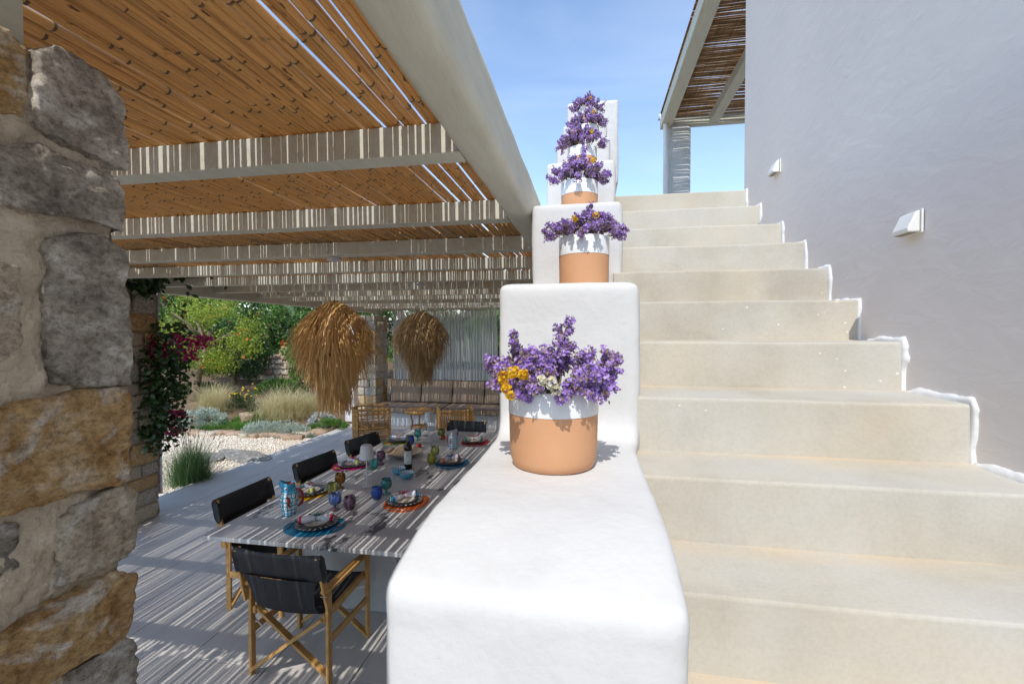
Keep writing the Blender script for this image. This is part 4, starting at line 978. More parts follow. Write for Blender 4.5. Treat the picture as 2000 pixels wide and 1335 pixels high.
for k, lab in enumerate(('brown back cushion next to the stone pillar', 'second brown back cushion from the stone pillar', 'third brown back cushion from the stone pillar', 'rightmost brown back cushion, cut off by the parapet')):
    x0 = -5.02 + k * .815; cushion((x0 + .405, 10.90, .745), (.80, .17, .56), R(-12), lab, 'back cushion', 'bench back cushions', .55, 'back_cushion')

# ---- sheer curtains
def sheer():
    m, n, l, b = new_mat('sheer_cloth'); n.remove(b)
    d = n.new('ShaderNodeBsdfDiffuse'); d.inputs[0].default_value = (.80, .80, .80, 1); t = n.new('ShaderNodeBsdfTranslucent'); t.inputs[0].default_value = (.80, .80, .80, 1)
    a = n.new('ShaderNodeMixShader'); a.inputs[0].default_value = .45; l.new(d.outputs[0], a.inputs[1]); l.new(t.outputs[0], a.inputs[2])
    tr = n.new('ShaderNodeBsdfTransparent'); x = n.new('ShaderNodeMixShader'); x.inputs[0].default_value = .62; l.new(tr.outputs[0], x.inputs[1]); l.new(a.outputs[0], x.inputs[2]); l.new(x.outputs[0], n['Material Output'].inputs[0]); return m
SHEER = sheer()
def curtain(x0, x1, y, z0, z1, label, folds, amp, seed, gather=0, slim=None):
    n = int((x1 - x0) * 60) + 20; nz_ = 22; V = []; F = []
    for j in range(nz_ + 1):
        t = j / nz_; z = z0 + (z1 - z0) * t
        for i in range(n + 1):
            s = i / n; w = 1 - gather * math.sin(math.pi * min(1, (1 - t) * 1.0)) ** 2
            xc = (x0 + x1) / 2; x = xc + (x0 + (x1 - x0) * s - xc) * w
            ph = s * folds * 6.28 + 1.5 * noise.noise(Vector((s * 4, t * .8, seed)))
            V.append((x + .01 * math.sin(ph * .5), y + amp * math.sin(ph) * (.5 + .5 * (1 - t)) + .03 * noise.noise(Vector((s * 3, t * 2, seed + 4))), z))
    for j in range(nz_):
        for i in range(n): a = j * (n + 1) + i; F.append((a, a + 1, a + n + 2, a + n + 1))
    o = MB().add(V, F).build('sheer_curtain', SHEER, smooth='all'); return tag(o, label, 'curtain', 'sheer curtains')
curtain(-5.12, -2.33, 11.22, .02, ZB - .005, 'wide translucent white curtain behind the bench', 34, .022, 1)
curtain(-2.18, -.45, 11.24, .02, ZB - .005, 'translucent white curtain at the right end behind the bench', 22, .022, 2)
SHEER2 = M('white_voile', (.80, .80, .82), (.76, .76, .79), 10, .9)
cv = curtain(-6.0, -5.74, 10.35, .02, ZB - .02, 'gathered white curtain tied beside the far stone pillar', 7, .03, 3, .35); cv.data.materials[0] = SHEER2
cv = curtain(-5.55, -5.14, 4.70, .25, ZB - .02, 'gathered white curtain hanging behind the vine covered pillar', 8, .02, 5, .0); cv.data.materials[0] = SHEER2

# ---- wicker armchairs and side table
WICK = M('wicker', (.50, .27, .07), (.36, .17, .04), 40, .5, .3, 80, island=.25)
PALE = M('seat_linen', (.56, .50, .42), (.48, .42, .35), 20, .9)
def wicker_chair(x, y, rz, label):
    o = empty('wicker_armchair', (x, y, .006), rz, label, 'armchair', 'wicker armchairs by the bench')
    W, D = .33, .31
    for sx in (-1, 1):
        for sy in (-1, 1): MB().tube([(sx * W, sy * D, 0), (sx * W, sy * D, .60 if sy > 0 else .58)], .018, 8).build('leg', WICK, o, smooth='all')
    arc = lambda z, k=1.0, out=0: [((W + out) * math.copysign(min(1, abs(s)), s), -D * k + (0 if abs(s) < 1 else (abs(s) - 1)) * 1.0 - .10 * max(0, 1 - s * s), z) for s in [-1.62 + .108 * i for i in range(31)]]
    for z, r_ in ((.66, .022), (.58, .015), (.50, .012)): MB().tube(arc(z), r_, 7).build('back_band' if z > .6 else 'woven_band', WICK, o, smooth='all')
    MB().tube(arc(.30), .016, 7).build('seat_frame', WICK, o, smooth='all'); MB().tube([(-W, D, .30), (W, D, .30)], .016, 7).build('seat_frame', WICK, o)
    MB().tube([(-W, D, .09), (W, D, .09)], .012, 6).build('stretcher', WICK, o); MB().tube(arc(.09), .012, 6).build('stretcher', WICK, o)
    sl = MB(); b = arc(.30); t = arc(.66)
    for i in range(0, 31): sl.tube([b[i], t[i]], .013, 5)
    sl.build('upright_canes', WICK, o)['kind'] = 'stuff'
    wv = MB()
    for i in range(30):           # diamond weave of the skirt
        p, q = arc(.09)[i], arc(.30)[min(i + 1, 30)]; wv.tube([p, q], .006, 4); p, q = arc(.30)[i], arc(.09)[min(i + 1, 30)]; wv.tube([p, q], .006, 4)
    for i in range(12):
        x0 = -W + 2 * W * i / 12; x1 = x0 + W / 6; wv.tube([(x0, D, .09), (x1, D, .30)], .006, 4); wv.tube([(x1, D, .09), (x0, D, .30)], .006, 4)
    for z in (.345, .38, .415, .445):
        wv.tube(arc(z, 1, .002), .009, 5)
    for z in (.14, .17, .20, .235, .265): wv.tube(arc(z, 1, .004), .012, 5); wv.tube([(-W, D + .002, z), (W, D + .002, z)], .012, 5)
    wv.build('woven_skirt', WICK, o)['kind'] = 'stuff'
    MB().box((0, 0, .35), (.58, .56, .08)).build('seat_cushion', PALE, o, bevel=.025, seg=3, smooth=True)
wicker_chair(-4.42, 8.72, R(-62), 'wicker armchair with pale cushion beside the terrace edge'); wicker_chair(-2.75, 8.95, R(25), 'wicker armchair behind the far end of the dining table')
o = empty('wicker_side_table', (-3.72, 9.45, .006), label='small round wicker side table between the armchairs', cat='side table')
MB().lathe([(0, .47), (.25, .47), (.285, .455), (.30, .475), (.305, .50), (.29, .525), (.26, .522), (0, .518)], 32, cap0=False).build('top', WICK, o, smooth='all')
MB().lathe([(.285 , .452), (.31, .47), (.318, .495), (.30, .52)], 48, cap0=False).build('woven_rim', M('wicker_rim', (.42, .22, .055), (.60, .34, .10), 60, .5, .5, 90), o, smooth='all')
for k in range(3):
    a = R(90 + 120 * k + 15); MB().tube([(.20 * math.cos(a), .20 * math.sin(a), .47), (.15 * math.cos(a), .15 * math.sin(a), .25), (.21 * math.cos(a), .21 * math.sin(a), 0)], .019, 8).build('leg', WICK, o, smooth='all')
MB().lathe([(0, .15), (.15, .15), (.17, .165), (.15, .18), (0, .18)], 24, cap0=False).build('lower_shelf', WICK, o, smooth='all')
# ================================================================ GARDEN
def sp(u, Y, v=650):       # survey: bearing u at distance Y -> x, y and height of row v
    d = FW + RT * ((u - 1000) / f_) - UP * ((v - 667.5) / f_); t = Y / d.y; return d.x * t, Y, C + d.z * t
def leaves(rg, P, L, W, up=.25, dirs=None):
    n = len(P); d = rg.normal(size=(n, 3)) if dirs is None else dirs + rg.normal(0, .35, (n, 3)); d[:, 2] += up; d /= np.linalg.norm(d, axis=1, keepdims=True)
    a = rg.normal(size=(n, 3)); s = np.cross(d, a); s /= np.linalg.norm(s, axis=1, keepdims=True); nr = np.cross(d, s)
    l = (L * rg.uniform(.6, 1.25, n))[:, None]; w = (W * rg.uniform(.7, 1.2, n))[:, None]
    V = np.stack([P, P + d * l * .45 + s * w * .5 + nr * w * .15, P + d * l, P + d * l * .45 - s * w * .5 + nr * w * .15], 1).reshape(-1, 3)
    return V, np.arange(4 * n).reshape(-1, 4)
def clump_points(rg, n, r, nc, cr, flat=1.0, hollow=.55):
    """points in many small clumps spread over a lumpy crown of radii r"""
    c = rg.normal(size=(nc, 3)); c /= np.linalg.norm(c, axis=1, keepdims=True); c *= (rg.uniform(hollow, 1, nc) ** .6)[:, None] * np.array(r)
    k = rg.integers(0, nc, n); q = rg.normal(size=(n, 3)); q /= np.linalg.norm(q, axis=1, keepdims=True); q *= (rg.random(n) ** (1 / 2.4))[:, None] * cr * rg.uniform(.6, 1.3, nc)[k][:, None]
    return c[k] + q * np.array((1, 1, flat)), c
BARK = M('bark', (.26, .19, .12), (.15, .10, .06), 10, .9, .8, 40, stretch=(4, 4, 1), dist=.01)
G_DARK = leaf_mat('dark_leaves', [(.018, .045, .012), (.035, .085, .02), (.06, .13, .03), (.03, .07, .02)], .4, .25)
G_MID = leaf_mat('mid_leaves', [(.065, .15, .025), (.12, .24, .04), (.17, .30, .06), (.08, .18, .035)], .45, .35)
G_YEL = leaf_mat('yellow_green_leaves', [(.20, .28, .02), (.32, .40, .035), (.42, .46, .06), (.15, .24, .02)], .45, .4)
G_SILV = leaf_mat('silver_leaves', [(.32, .38, .30), (.44, .50, .41), (.54, .60, .52), (.26, .34, .24)], .7, .25)
G_WHITE = leaf_mat('white_leaves', [(.52, .56, .55), (.62, .66, .66), (.46, .52, .50)], .7, .25)
G_MOSS = leaf_mat('cushion_leaves', [(.07, .20, .02), (.12, .27, .03), (.10, .24, .02)], .6, .3)
ORA = leaf_mat('orange_blossom', [(.80, .13, .02), (.85, .20, .03)], .6, .3)
MAG = leaf_mat('magenta_bracts', [(.40, .012, .12), (.50, .018, .17), (.32, .01, .08)], .6, .45)
GRASS = leaf_mat('straw_grass', [(.68, .57, .32), (.78, .68, .44), (.60, .52, .26), (.46, .46, .18)], .7, .4)
LAV = leaf_mat('lavender_green', [(.06, .13, .04), (.10, .20, .06), (.16, .25, .10)], .6, .3)
PALM = leaf_mat('palm_leaves', [(.05, .10, .03), (.10, .16, .05), (.16, .20, .08)], .5, .3)
def tree(name, label, cat, x, y, h, r, n, leafmat, L, W, seed, nc=46, cr=.32, trunk=True, lean=(0, 0), group=None, z0=None, blossom=0, low=None):
    rg = np.random.default_rng(seed); rd = random.Random(seed); z = gz(x, y) - .05 if z0 is None else z0
    o = empty(name, (x, y, z), label=label, cat=cat, group=group); rx, ry, rz_ = r; cz = h - rz_
    P, cl = clump_points(rg, n, (rx, ry, rz_), nc, cr * (rx + rz_) / 2)
    P += np.array((lean[0], lean[1], cz)); V, F = leaves(rg, P, L, W)
    if low is not None: pass
    link('crown', np_mesh('crown', V, F, leafmat), o)
    if blossom:
        k = rg.integers(0, len(P), blossom); v, f = florets(rg, P[k] * np.array((1.03, 1.03, 1)), rg.normal(size=(blossom, 3)) + np.array((0, -.6, .3)), .045, 4); link('blossom', np_mesh('blossom', v, f, ORA), o)['kind'] = 'stuff'
    tb = MB(); lx, ly = lean; tr = .028 * h + .02
    tb.tube([(0, 0, -.1), (lx * .25 + rd.uniform(-.04, .04), ly * .25, cz * .35), (lx * .65, ly * .65 + rd.uniform(-.04, .04), cz * .7), (lx, ly, cz)], [tr * 1.3, tr, tr * .85, tr * .6], 9)
    for q in range(7):
        a = rd.uniform(0, 6.28); e = Vector((lx + rx * .7 * math.cos(a), ly + ry * .7 * math.sin(a), cz + rz_ * rd.uniform(-.1, .7))); s = Vector((lx * .8, ly * .8, cz * .82)); m_ = (s + e) / 2 + Vector((0, 0, .12 * rz_)); tb.tube([s, m_, e], [tr * .5, tr * .35, tr * .12], 6)
    tb.build('trunk', BARK, o, smooth='all'); return o
BK = 'trees and shrubs behind the garden'
x, y, _ = sp(378, 11.2); tree('pomegranate_tree', 'small yellow green tree with orange blossom and leaning trunk', 'tree', x, y, 3.05, (1.35, 1.2, 1.05), 9000, G_YEL, .085, .03, 1, 60, .30, lean=(.42, .1), blossom=46)
for u, Y, h, r, n, m, L, lab, s in [
    (455, 13.2, 2.1, (1.25, 1.0, .95), 8000, G_DARK, .11, 'dark rounded shrub right behind the leaning tree trunk', 2),
    (520, 15.0, 3.4, (1.7, 1.4, 1.45), 11000, G_MID, .13, 'large fresh green shrub in the middle of the garden background', 3),
    (590, 17.0, 3.9, (1.9, 1.5, 1.7), 9000, G_DARK, .14, 'tall dark tree behind the left pendant lamp', 4),
    (340, 15.5, 4.2, (2.2, 1.8, 1.7), 11000, G_MID, .14, 'tall mid green tree behind the blossoming tree', 5),
    (450, 18.5, 4.8, (2.4, 2.0, 2.0), 10000, G_DARK, .16, 'tall dark tree at the back, above the rounded shrub', 6),
    (250, 17.0, 5.0, (2.6, 2.0, 2.2), 9000, G_DARK, .16, 'dark tree behind the vine covered pillar', 7),
    (660, 19.0, 4.4, (2.4, 2.0, 1.9), 8000, G_MID, .16, 'green tree behind the far stone pillar', 8),
    (800, 15.0, 4.2, (1.8, 1.2, 1.9), 8000, G_MID, .14, 'green shrub behind the wide sheer curtain', 9),
    (900, 15.6, 4.3, (1.8, 1.2, 1.9), 8000, G_DARK, .14, 'dark green shrub seen through the curtain gap', 10),
    (955, 13.2, 2.9, (.7, .7, 1.2), 4500, G_MID, .12, 'bright leafy shrub between the two curtains', 12),
    (990, 17.5, 3.8, (2.0, 1.5, 1.6), 6000, G_DARK, .16, 'dark shrub behind the parapet', 13),
    (150, 21.0, 5.2, (2.8, 2.2, 2.3), 7000, G_MID, .18, 'far green tree left of the garden', 14)]:
    x, y, _ = sp(u, Y); tree('shrub' if h < 3.5 else 'garden_tree', lab, 'shrub' if h < 3.5 else 'tree', x, y, h, r, n, m, L, L * .42, s, 70, .26, group=BK)
# low grown foliage that closes the view at the back
rg = np.random.default_rng(50); V = []; F = []; nb = 0
for i in range(16):
    x = -26 + i * 2.0 + rg.uniform(-.5, .5); y = 24 - abs(x + 8) * .15 + rg.uniform(-1, 1); P, _ = clump_points(rg, 2600, (2.1, 1.5, 2.6), 40, .75); P += np.array((x, y, gz(x, y) + 2.0)); v, f = leaves(rg, P, .24, .11); V.append(v); F.append(f + nb); nb += len(v)
o = link('distant_wood', np_mesh('distant_wood', np.concatenate(V), np.concatenate(F), G_DARK)); tag(o, 'dark mass of distant wood closing off the garden', 'wood', kind='stuff')

# ---- rough stone wall in the garden: every stone its own piece
gw = empty('garden_wall', sp(480, 13.6)[:2] + (0,), label='low dry stone wall of warm rubble behind the grasses', cat='wall')
xa, xb = sp(362, 13.6)[0], sp(600, 14.2)[0]; rd = random.Random(4); RED = mat_stone('warm_stone', [(.28, (.20, .12, .07)), (.48, (.38, .25, .16)), (.65, (.48, .36, .26)), (.82, (.58, .50, .42))])
wb = {m.name: [rough_block(s + 60, m) for s in range(3)] for m in (RED, ST_TAN)}
def wall_h(x): t = (x - xa) / (xb - xa); return .55 if t < .60 else .55 + .85 * min(1, (t - .60) / .10)
core = MB(); 
for i in range(14):
    x0 = xa + (xb - xa) * i / 14; x1 = xa + (xb - xa) * (i + 1) / 14; h = wall_h((x0 + x1) / 2); y = 13.6 + .6 * i / 14
    core.box(((x0 + x1) / 2 - gw.location.x, y + .22 - gw.location.y, .1 + h / 2), (x1 - x0, .3, h - .06))
core.build('mortar_core', MORTAR, gw)
z = .12
while z < 1.6:
    h = rd.uniform(.13, .20); x = xa + rd.uniform(-.1, .1)
    while x < xb:
        w = rd.uniform(.20, .46)
        if z + h * .6 < .12 + wall_h(x + w / 2): link('stone', rd.choice(wb[rd.choice((RED, RED, ST_TAN)).name]), gw, (x + w / 2 - gw.location.x, 13.6 + .6 * (x - xa) / (xb - xa) + rd.uniform(-.02, .02) - gw.location.y + .1, z + h / 2), (0, rd.uniform(-.05, .05), 0), (w * .97, .24, h * .94))
        x += w
    z += h
x, y, zz = sp(555, 14.3, 697)
o = empty('garden_urn', (x, y, zz), label='small terracotta urn with red flower on the garden wall', cat='urn')
MB().lathe([(0, 0), (.10, 0), (.16, .12), (.15, .25), (.09, .33), (.12, .38), (.10, .38), (0, .3)], 20, cap0=False).build('body', TERRA, o, smooth='all')
rg = np.random.default_rng(9); v, f = florets(rg, rg.normal(0, .05, (30, 3)) + np.array((0, 0, .46)), rg.normal(size=(30, 3)), .05, 5); link('red_blossom', np_mesh('red_blossom', v, f, ORA), o)

# ---- prickly pear and blade leaved plant
CAC = M('cactus_pad', (.10, .17, .08), (.14, .22, .11), 8, .6, .3, 30); x, y, zz = sp(566, 14.9, 690)
o = empty('prickly_pear', (x, y, gz(x, y)), label='tall prickly pear with flat pads above the garden wall', cat='cactus'); rd = random.Random(3)
for (dx, dz, s, a) in ((0, .9, .30, .1), (.02, 1.45, .28, -.15), (-.1, 1.95, .26, .2), (.12, 2.35, .24, -.2), (-.14, 2.5, .22, .35), (.3, 1.7, .24, .7), (0, .35, .32, 0), (.04, 2.85, .2, .1)):
    MB().lathe([(0, -.5), (.10, -.46), (.24, -.2), (.30, .1), (.26, .35), (.12, .49), (0, .5)], 16, cap0=False).build('pad', CAC, o, (dx, rd.uniform(-.05, .05), dz), (0, a, rd.uniform(-.5, .5)), (s * 1.7, .10, s * 2.0), smooth='all')
def blades(name, label, cat, x, y, n, L, W, spread, mat, seed, bend=.5, z0=None, seg=4, group=None, stemr=.05):
    """tussock of curved blades"""
    rg = np.random.default_rng(seed); a = rg.uniform(0, 6.28, n); lean = np.abs(rg.normal(0, spread, n)); l = L * rg.uniform(.3, 1.1, n) ** (1 if seed != 7 else 1.0); w = W * rg.uniform(.6, 1.2, n)
    bx, by = rg.normal(0, stemr, n), rg.normal(0, stemr, n); V = np.zeros((n, seg + 1, 2, 3)); px_ = bx.copy(); py_ = by.copy(); pz_ = np.zeros(n); th = lean.copy()
    for k in range(seg + 1):
        ww = w * (1 - (k / seg) ** 1.5 * .95) * .5; ox, oy = -np.sin(a) * ww, np.cos(a) * ww
        V[:, k, 0] = np.stack([px_ - ox, py_ - oy, pz_], 1); V[:, k, 1] = np.stack([px_ + ox, py_ + oy, pz_], 1)
        st_ = l / seg; px_ = px_ + np.sin(th) * np.cos(a) * st_; py_ = py_ + np.sin(th) * np.sin(a) * st_; pz_ = pz_ + np.cos(th) * st_; th = th + bend / seg * rg.uniform(.5, 1.5, n) * 2
    idx = (np.arange(n) * (seg + 1) * 2)[:, None, None] + np.array([[2 * k, 2 * k + 1, 2 * k + 3, 2 * k + 2] for k in range(seg)])[None]
    o = empty(name, (x, y, gz(x, y) - .02 if z0 is None else z0), label=label, cat=cat, group=group); link('blades', np_mesh('blades', V.reshape(-1, 3), idx.reshape(-1, 4), mat), o)['kind'] = 'stuff'; return o
x, y, _ = sp(588, 14.6); blades('yucca', 'long bladed plant next to the prickly pear', 'plant', x, y, 90, 1.3, .06, .5, PALM, 4, .5, gz(x, y) + 1.3)
x, y, _ = sp(418, 10.3); blades('ornamental_grass', 'straw coloured feathery grass clump on the left of the bed', 'grass clump', x, y, 2600, 1.05, .006, .55, GRASS, 5, .75, group='feathery grass clumps', stemr=.13)
x, y, _ = sp(548, 10.2); blades('ornamental_grass', 'wider straw coloured grass clump in front of the stone wall', 'grass clump', x, y, 3200, 1.10, .006, .62, GRASS, 6, .75, group='feathery grass clumps', stemr=.20)
x, y, _ = sp(600, 10.6); blades('ornamental_grass', 'straw coloured grass clump behind the straw lamp fringe', 'grass clump', x, y, 2000, .9, .006, .6, GRASS, 16, .75, group='feathery grass clumps', stemr=.15)
x, y, _ = sp(368, 5.85); lv = blades('lavender_bush', 'upright green lavender bush beside the vine covered pillar', 'shrub', x, y, 3000, .62, .0055, .46, LAV, 7, .12, -.06, stemr=.10)
rg = np.random.default_rng(77); st = MB()
for i in range(70):
    a = rg.uniform(0, 6.28); q = abs(rg.normal(0, .38)); L = rg.uniform(.6, .85); e = Vector((math.sin(q) * math.cos(a) * L, math.sin(q) * math.sin(a) * L, math.cos(q) * L)); st.tube([(0, 0, .1), e * .6 + Vector((0, 0, .03)), e], [.0022, .0018, .0012], 3)
    st.tube([e, e * 1.06], [.005, .003], 4)
link('flower_stalks', st.mesh('flower_stalks', M('grey_stalk', (.16, .14, .12), None, 20, .9)), lv)
def mound(name, label, u, Y, r, n, m, L, W, seed, up=.5, cat='plant'):
    x, y, _ = sp(u, Y); rg = np.random.default_rng(seed); o = empty(name, (x, y, gz(x, y) - .03), label=label, cat=cat, group='low plants in the bed')
    P, _c = clump_points(rg, n, r, 40, .22 * r[0], .8, .75); P[:, 2] = np.abs(P[:, 2]); d = P / np.array(r) ; V, F = leaves(rg, P, L, W, up, d)
    link('leaves', np_mesh('leaves', V, F, m), o)['kind'] = 'stuff'
mound('silver_shrub', 'grey green shrub beside the vine covered pillar', 396, 9.3, (.50, .4, .42), 5000, G_SILV, .06, .018, 21)
mound('cushion_plant', 'bright green low cushion plant at the gravel edge', 440, 9.2, (.75, .4, .12), 6000, G_MOSS, .05, .014, 22)
mound('cushion_plant', 'bright green cushion plant behind the silvery shrub', 500, 9.9, (.6, .4, .16), 4000, G_MOSS, .05, .014, 26)
mound('silver_shrub', 'wide silvery shrub in the middle of the bed edge', 528, 9.05, (.72, .45, .30), 8000, G_SILV, .065, .016, 23)
mound('silver_shrub', 'grey green low shrub right of the wide silvery one', 590, 9.15, (.42, .4, .22), 4000, G_SILV, .06, .018, 24)
mound('green_shrub', 'low green shrub near the corner of the terrace', 640, 9.6, (.45, .4, .30), 4000, G_MID, .06, .014, 25)
mound('white_shrub', 'small whitish shrub left of the wicker armchair', 628, 10.1, (.28, .28, .28), 2500, G_WHITE, .06, .022, 27)
mound('green_shrub', 'small green plant with yellow flowers between the grasses', 470, 10.6, (.40, .3, .45), 3000, G_DARK, .07, .018, 28)
mound('green_shrub', 'leafy green plant below the stone wall', 545, 12.6, (.75, .4, .38), 5000, G_MID, .10, .03, 29)
mound('green_shrub', 'low green plant behind the left grass clump', 385, 11.6, (.6, .4, .35), 4000, G_DARK, .08, .03, 30)
x, y, _ = sp(470, 10.45); rg = np.random.default_rng(12); v, f = florets(rg, rg.normal(0, .16, (26, 3)) * np.array((1.4, .6, .6)) + np.array((x, y, gz(x, y) + .50)), rg.normal(0, .5, (26, 3)) + np.array((0, -1, .5)), .028, 6); o = link('yellow_flowers', np_mesh('yellow_flowers', v, f, YEL)); tag(o, 'scatter of small yellow flowers between the grasses', 'flowers', kind='stuff')
x, y, _ = sp(584, 11.4); tree('young_tree', 'young thin tree standing by the garden wall', 'tree', x, y, 1.75, (.55, .5, .62), 2200, G_MID, .10, .04, 33, 26, .32)
tb = [(.28 * math.cos(a * .35), 0, .62 + .28 * math.sin(a * .35)) for a in range(19)]
o = MB().tube(tb, .012, 6).build('garden_hose', colmat('hose_black', (.02, .02, .02), .5), None, sp(584, 11.2)[:2] + (gz(*sp(584, 11.2)[:2]) - .05,), smooth='all'); tag(o, 'black garden hose looped on the young tree', 'hose')
# ---- rocks in the bed, edging and flat stepping stones
RB = [rough_block(80 + s, RED) for s in range(2)] + [rough_block(90 + s, ST_TAN) for s in range(2)]
rocks = [(480, 9.75, .34, .26, 'rounded reddish rock between the grasses', RB[0]), (622, 9.25, .26, .2, 'small reddish rock near the corner of the terrace', RB[1])]
for u, Y, w, h, lab, me in rocks:
    x, y, _ = sp(u, Y); o = link('rock', me, None, (x, y, gz(x, y) + h * .35), (0, 0, u), (w, w * .8, h)); tag(o, lab, 'rock', 'rocks in the bed')
rd = random.Random(5); ed = empty('bed_edging', sp(480, 8.75)[:2] + (-.05,), label='broken line of flat stones between gravel and bed', cat='edging')
for i in range(17):
    u = 330 + i * 18.5; x, y, _ = sp(u, 8.72 + .10 * math.sin(i * 1.3) + (.35 if i > 13 else 0)); w = rd.uniform(.18, .42); link('stone', rd.choice(RB), ed, (x - ed.location.x, y - ed.location.y, .02), (0, 0, rd.uniform(-.3, .3)), (w, .22, .16))
SLATE = mat_stone('slate', [(.28, (.14, .13, .115)), (.48, (.24, .225, .20)), (.65, (.32, .30, .27)), (.82, (.42, .40, .37))])
def slab(cx, cy, r, seed, label):
    rd = random.Random(seed); n = 11; pts = [(r[0] * rd.uniform(.8, 1.08) * math.cos(6.283 * i / n), r[1] * rd.uniform(.8, 1.08) * math.sin(6.283 * i / n)) for i in range(n)]
    V = [(a, b, -.03) for a, b in pts] + [(a, b, .028) for a, b in pts]; F = [tuple(range(n))[::-1], tuple(range(n, 2 * n))] + [(i, (i + 1) % n, n + (i + 1) % n, n + i) for i in range(n)]
    o = MB().add(V, F).build('stepping_stone', SLATE, None, (cx, cy, -.012), (0, 0, -.35), bevel=.008); tag(o, label, 'stepping stone', 'flat stones in the gravel')
x, y = wp(492, 890, -C); slab(x - .12, y, (.78, .26), 3, 'long flat grey stepping stone next to the terrace edge')
x, y = wp(425, 898, -C); slab(x - .35, y + .1, (.45, .30), 4, 'flat grey stepping stone behind the lavender')
# ---- white gravel
rg = np.random.default_rng(8); n = 15000
gx = rg.uniform(-11.0, -5.74, n); gy = rg.uniform(4.2, 8.85, n); keep = gy < 8.75
gx, gy = gx[keep], gy[keep]; n = len(gx); s = rg.uniform(.012, .028, n)
base = np.array([(1, 0, 0), (-1, 0, 0), (0, 1, 0), (0, -1, 0), (0, 0, .7), (0, 0, -.7)], float); tri = np.array([(0, 2, 4), (2, 1, 4), (1, 3, 4), (3, 0, 4), (2, 0, 5), (1, 2, 5), (3, 1, 5), (0, 3, 5)])
ang = rg.uniform(0, 6.28, n); V = base[None] * s[:, None, None] * rg.uniform(.7, 1.3, (n, 6, 1)); ca, sa = np.cos(ang)[:, None], np.sin(ang)[:, None]
V = np.stack([V[..., 0] * ca - V[..., 1] * sa + gx[:, None], V[..., 0] * sa + V[..., 1] * ca + gy[:, None], V[..., 2] + rg.uniform(-.045, -.03, n)[:, None]], -1)
F = (np.arange(n) * 6)[:, None, None] + tri[None]
PEB = leaf_mat('pebbles', [(.66, .57, .44), (.76, .68, .55), (.80, .75, .66), (.70, .57, .44), (.58, .52, .45)], .9, 0)
o = link('gravel', np_mesh('gravel', V.reshape(-1, 3), F.reshape(-1, 3), PEB)); tag(o, 'pale cream gravel between terrace and planting bed', 'gravel', kind='stuff')
gb = MB().box((-8.4, 6.5, -.06), (5.3, 4.6, .04)).build('gravel_bed', M('gravel_sand', (.56, .49, .38), (.48, .40, .30), 30, .95, 1, 120)); tag(gb, 'pale sand bed under the gravel', 'gravel bed', kind='structure')
kb = MB().box((-5.72, 4.9, -.03), (.045, 14.2, .076)).build('terrace_kerb', M('kerb', (.70, .69, .67), (.62, .61, .59), 6, .7, .3, 40), bevel=.004); tag(kb, 'thin pale kerb along the edge of the terrace', 'kerb', kind='structure')

# ---- bougainvillea on the second pillar
rg = np.random.default_rng(15); bo = empty('bougainvillea', (-5.35, 4.0, -.06), label='dark bougainvillea with magenta bracts climbing the second pillar', cat='climbing plant')
def blob(cs, n, rr): 
    cs = np.array(cs, float); k = rg.integers(0, len(cs), n); q = rg.normal(size=(n, 3)); q /= np.linalg.norm(q, axis=1, keepdims=True); return cs[k] + q * (rg.random(n) ** .4)[:, None] * rr
def bl(u, v, Y=4.55): x, y, z = sp(u, Y, v); return (x + 5.35, y - 4.0, z + .06)
LEAFC = [bl(285, 690), bl(310, 720), bl(335, 700), bl(300, 760), bl(325, 780), bl(290, 800), bl(335, 820), bl(345, 740), bl(280, 840), bl(310, 850), bl(270, 650), bl(270, 740), bl(330, 660, 4.7), bl(262, 700)]
G_BOU = leaf_mat('bougainvillea_leaves', [(.018, .045, .012), (.04, .085, .02), (.025, .06, .015)], .35, .25)
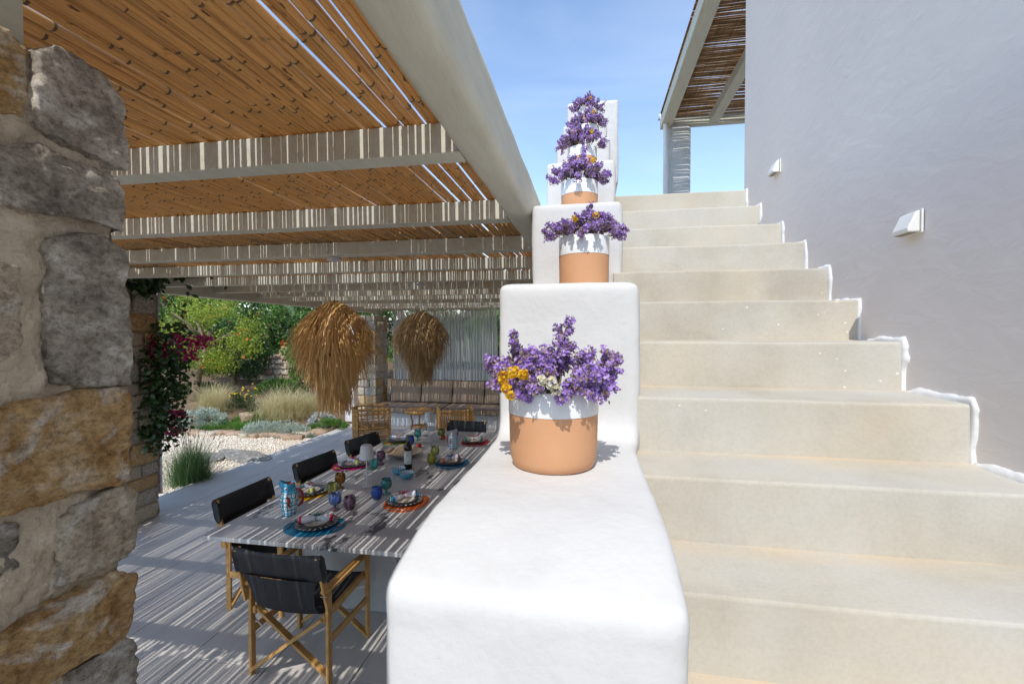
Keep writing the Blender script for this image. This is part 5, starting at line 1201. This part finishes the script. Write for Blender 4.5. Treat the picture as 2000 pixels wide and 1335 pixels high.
P = np.concatenate([blob(LEAFC, 2600, .21), blob([bl(270, 548, 4.4), bl(290, 560, 4.4), bl(255, 570, 4.4), bl(300, 545, 4.4)], 420, .13)]); V, F = leaves(rg, P, .075, .05, -.2); link('leaves', np_mesh('leaves', V, F, G_BOU), bo)['kind'] = 'stuff'
P = np.concatenate([blob([bl(300, 670), bl(325, 685), bl(280, 690), bl(350, 665), bl(385, 668), bl(400, 665), bl(370, 690), bl(310, 700), bl(262, 690)], 480, .10), blob([bl(345, 810), bl(340, 840), bl(290, 820)], 110, .07)]); V, F = leaves(rg, P, .05, .042, 0); link('bracts', np_mesh('bracts', V, F, MAG), bo)['kind'] = 'stuff'
vn = MB(); rd = random.Random(2)
vn.tube([(-.05, .2, 0), (-.02, .5, .7), (.05, .62, 1.4), (.0, .66, 2.2), (-.1, .5, 2.8)], [.03, .026, .022, .018, .012], 7)
for q in range(14): e = rd.choice(LEAFC); vn.tube([(.02, .6, rd.uniform(.8, 2.2)), (e[0] * .6, e[1] + .05, e[2] + .1), e], [.010, .007, .003], 5)
tipz = [bl(340, 690), bl(352, 640), bl(362, 600), bl(372, 560)]; vn.tube(tipz, [.005, .004, .003, .002], 5)
vn.build('stems', BARK, bo)
P = np.concatenate([np.array([bl(345, 655), bl(352, 630), bl(355, 612), bl(362, 590), bl(345, 600), bl(372, 575), bl(368, 556), bl(338, 640)])] * 2); V, F = leaves(rg, P, .10, .065, -.3); link('shoot_leaves', np_mesh('shoot_leaves', V, F, G_BOU), bo)
# part of the vine lies on the cane roof above the pillars and shades the terrace edge
gx = rg.uniform(-5.8, -4.15, 5200); gy = rg.uniform(1.6, 6.6, 5200); edge = -4.45 + .35 * np.sin(gy * 2.1) + .2 * np.sin(gy * 5.3); k = gx < edge; P = np.stack([gx[k] + 5.35, gy[k] - 4, ZB + .19 + rg.uniform(0, .16, k.sum())], 1); V, F = leaves(rg, P, .10, .075, 0); link('roof_growth', np_mesh('roof_growth', V, F, G_BOU), bo)['kind'] = 'stuff'
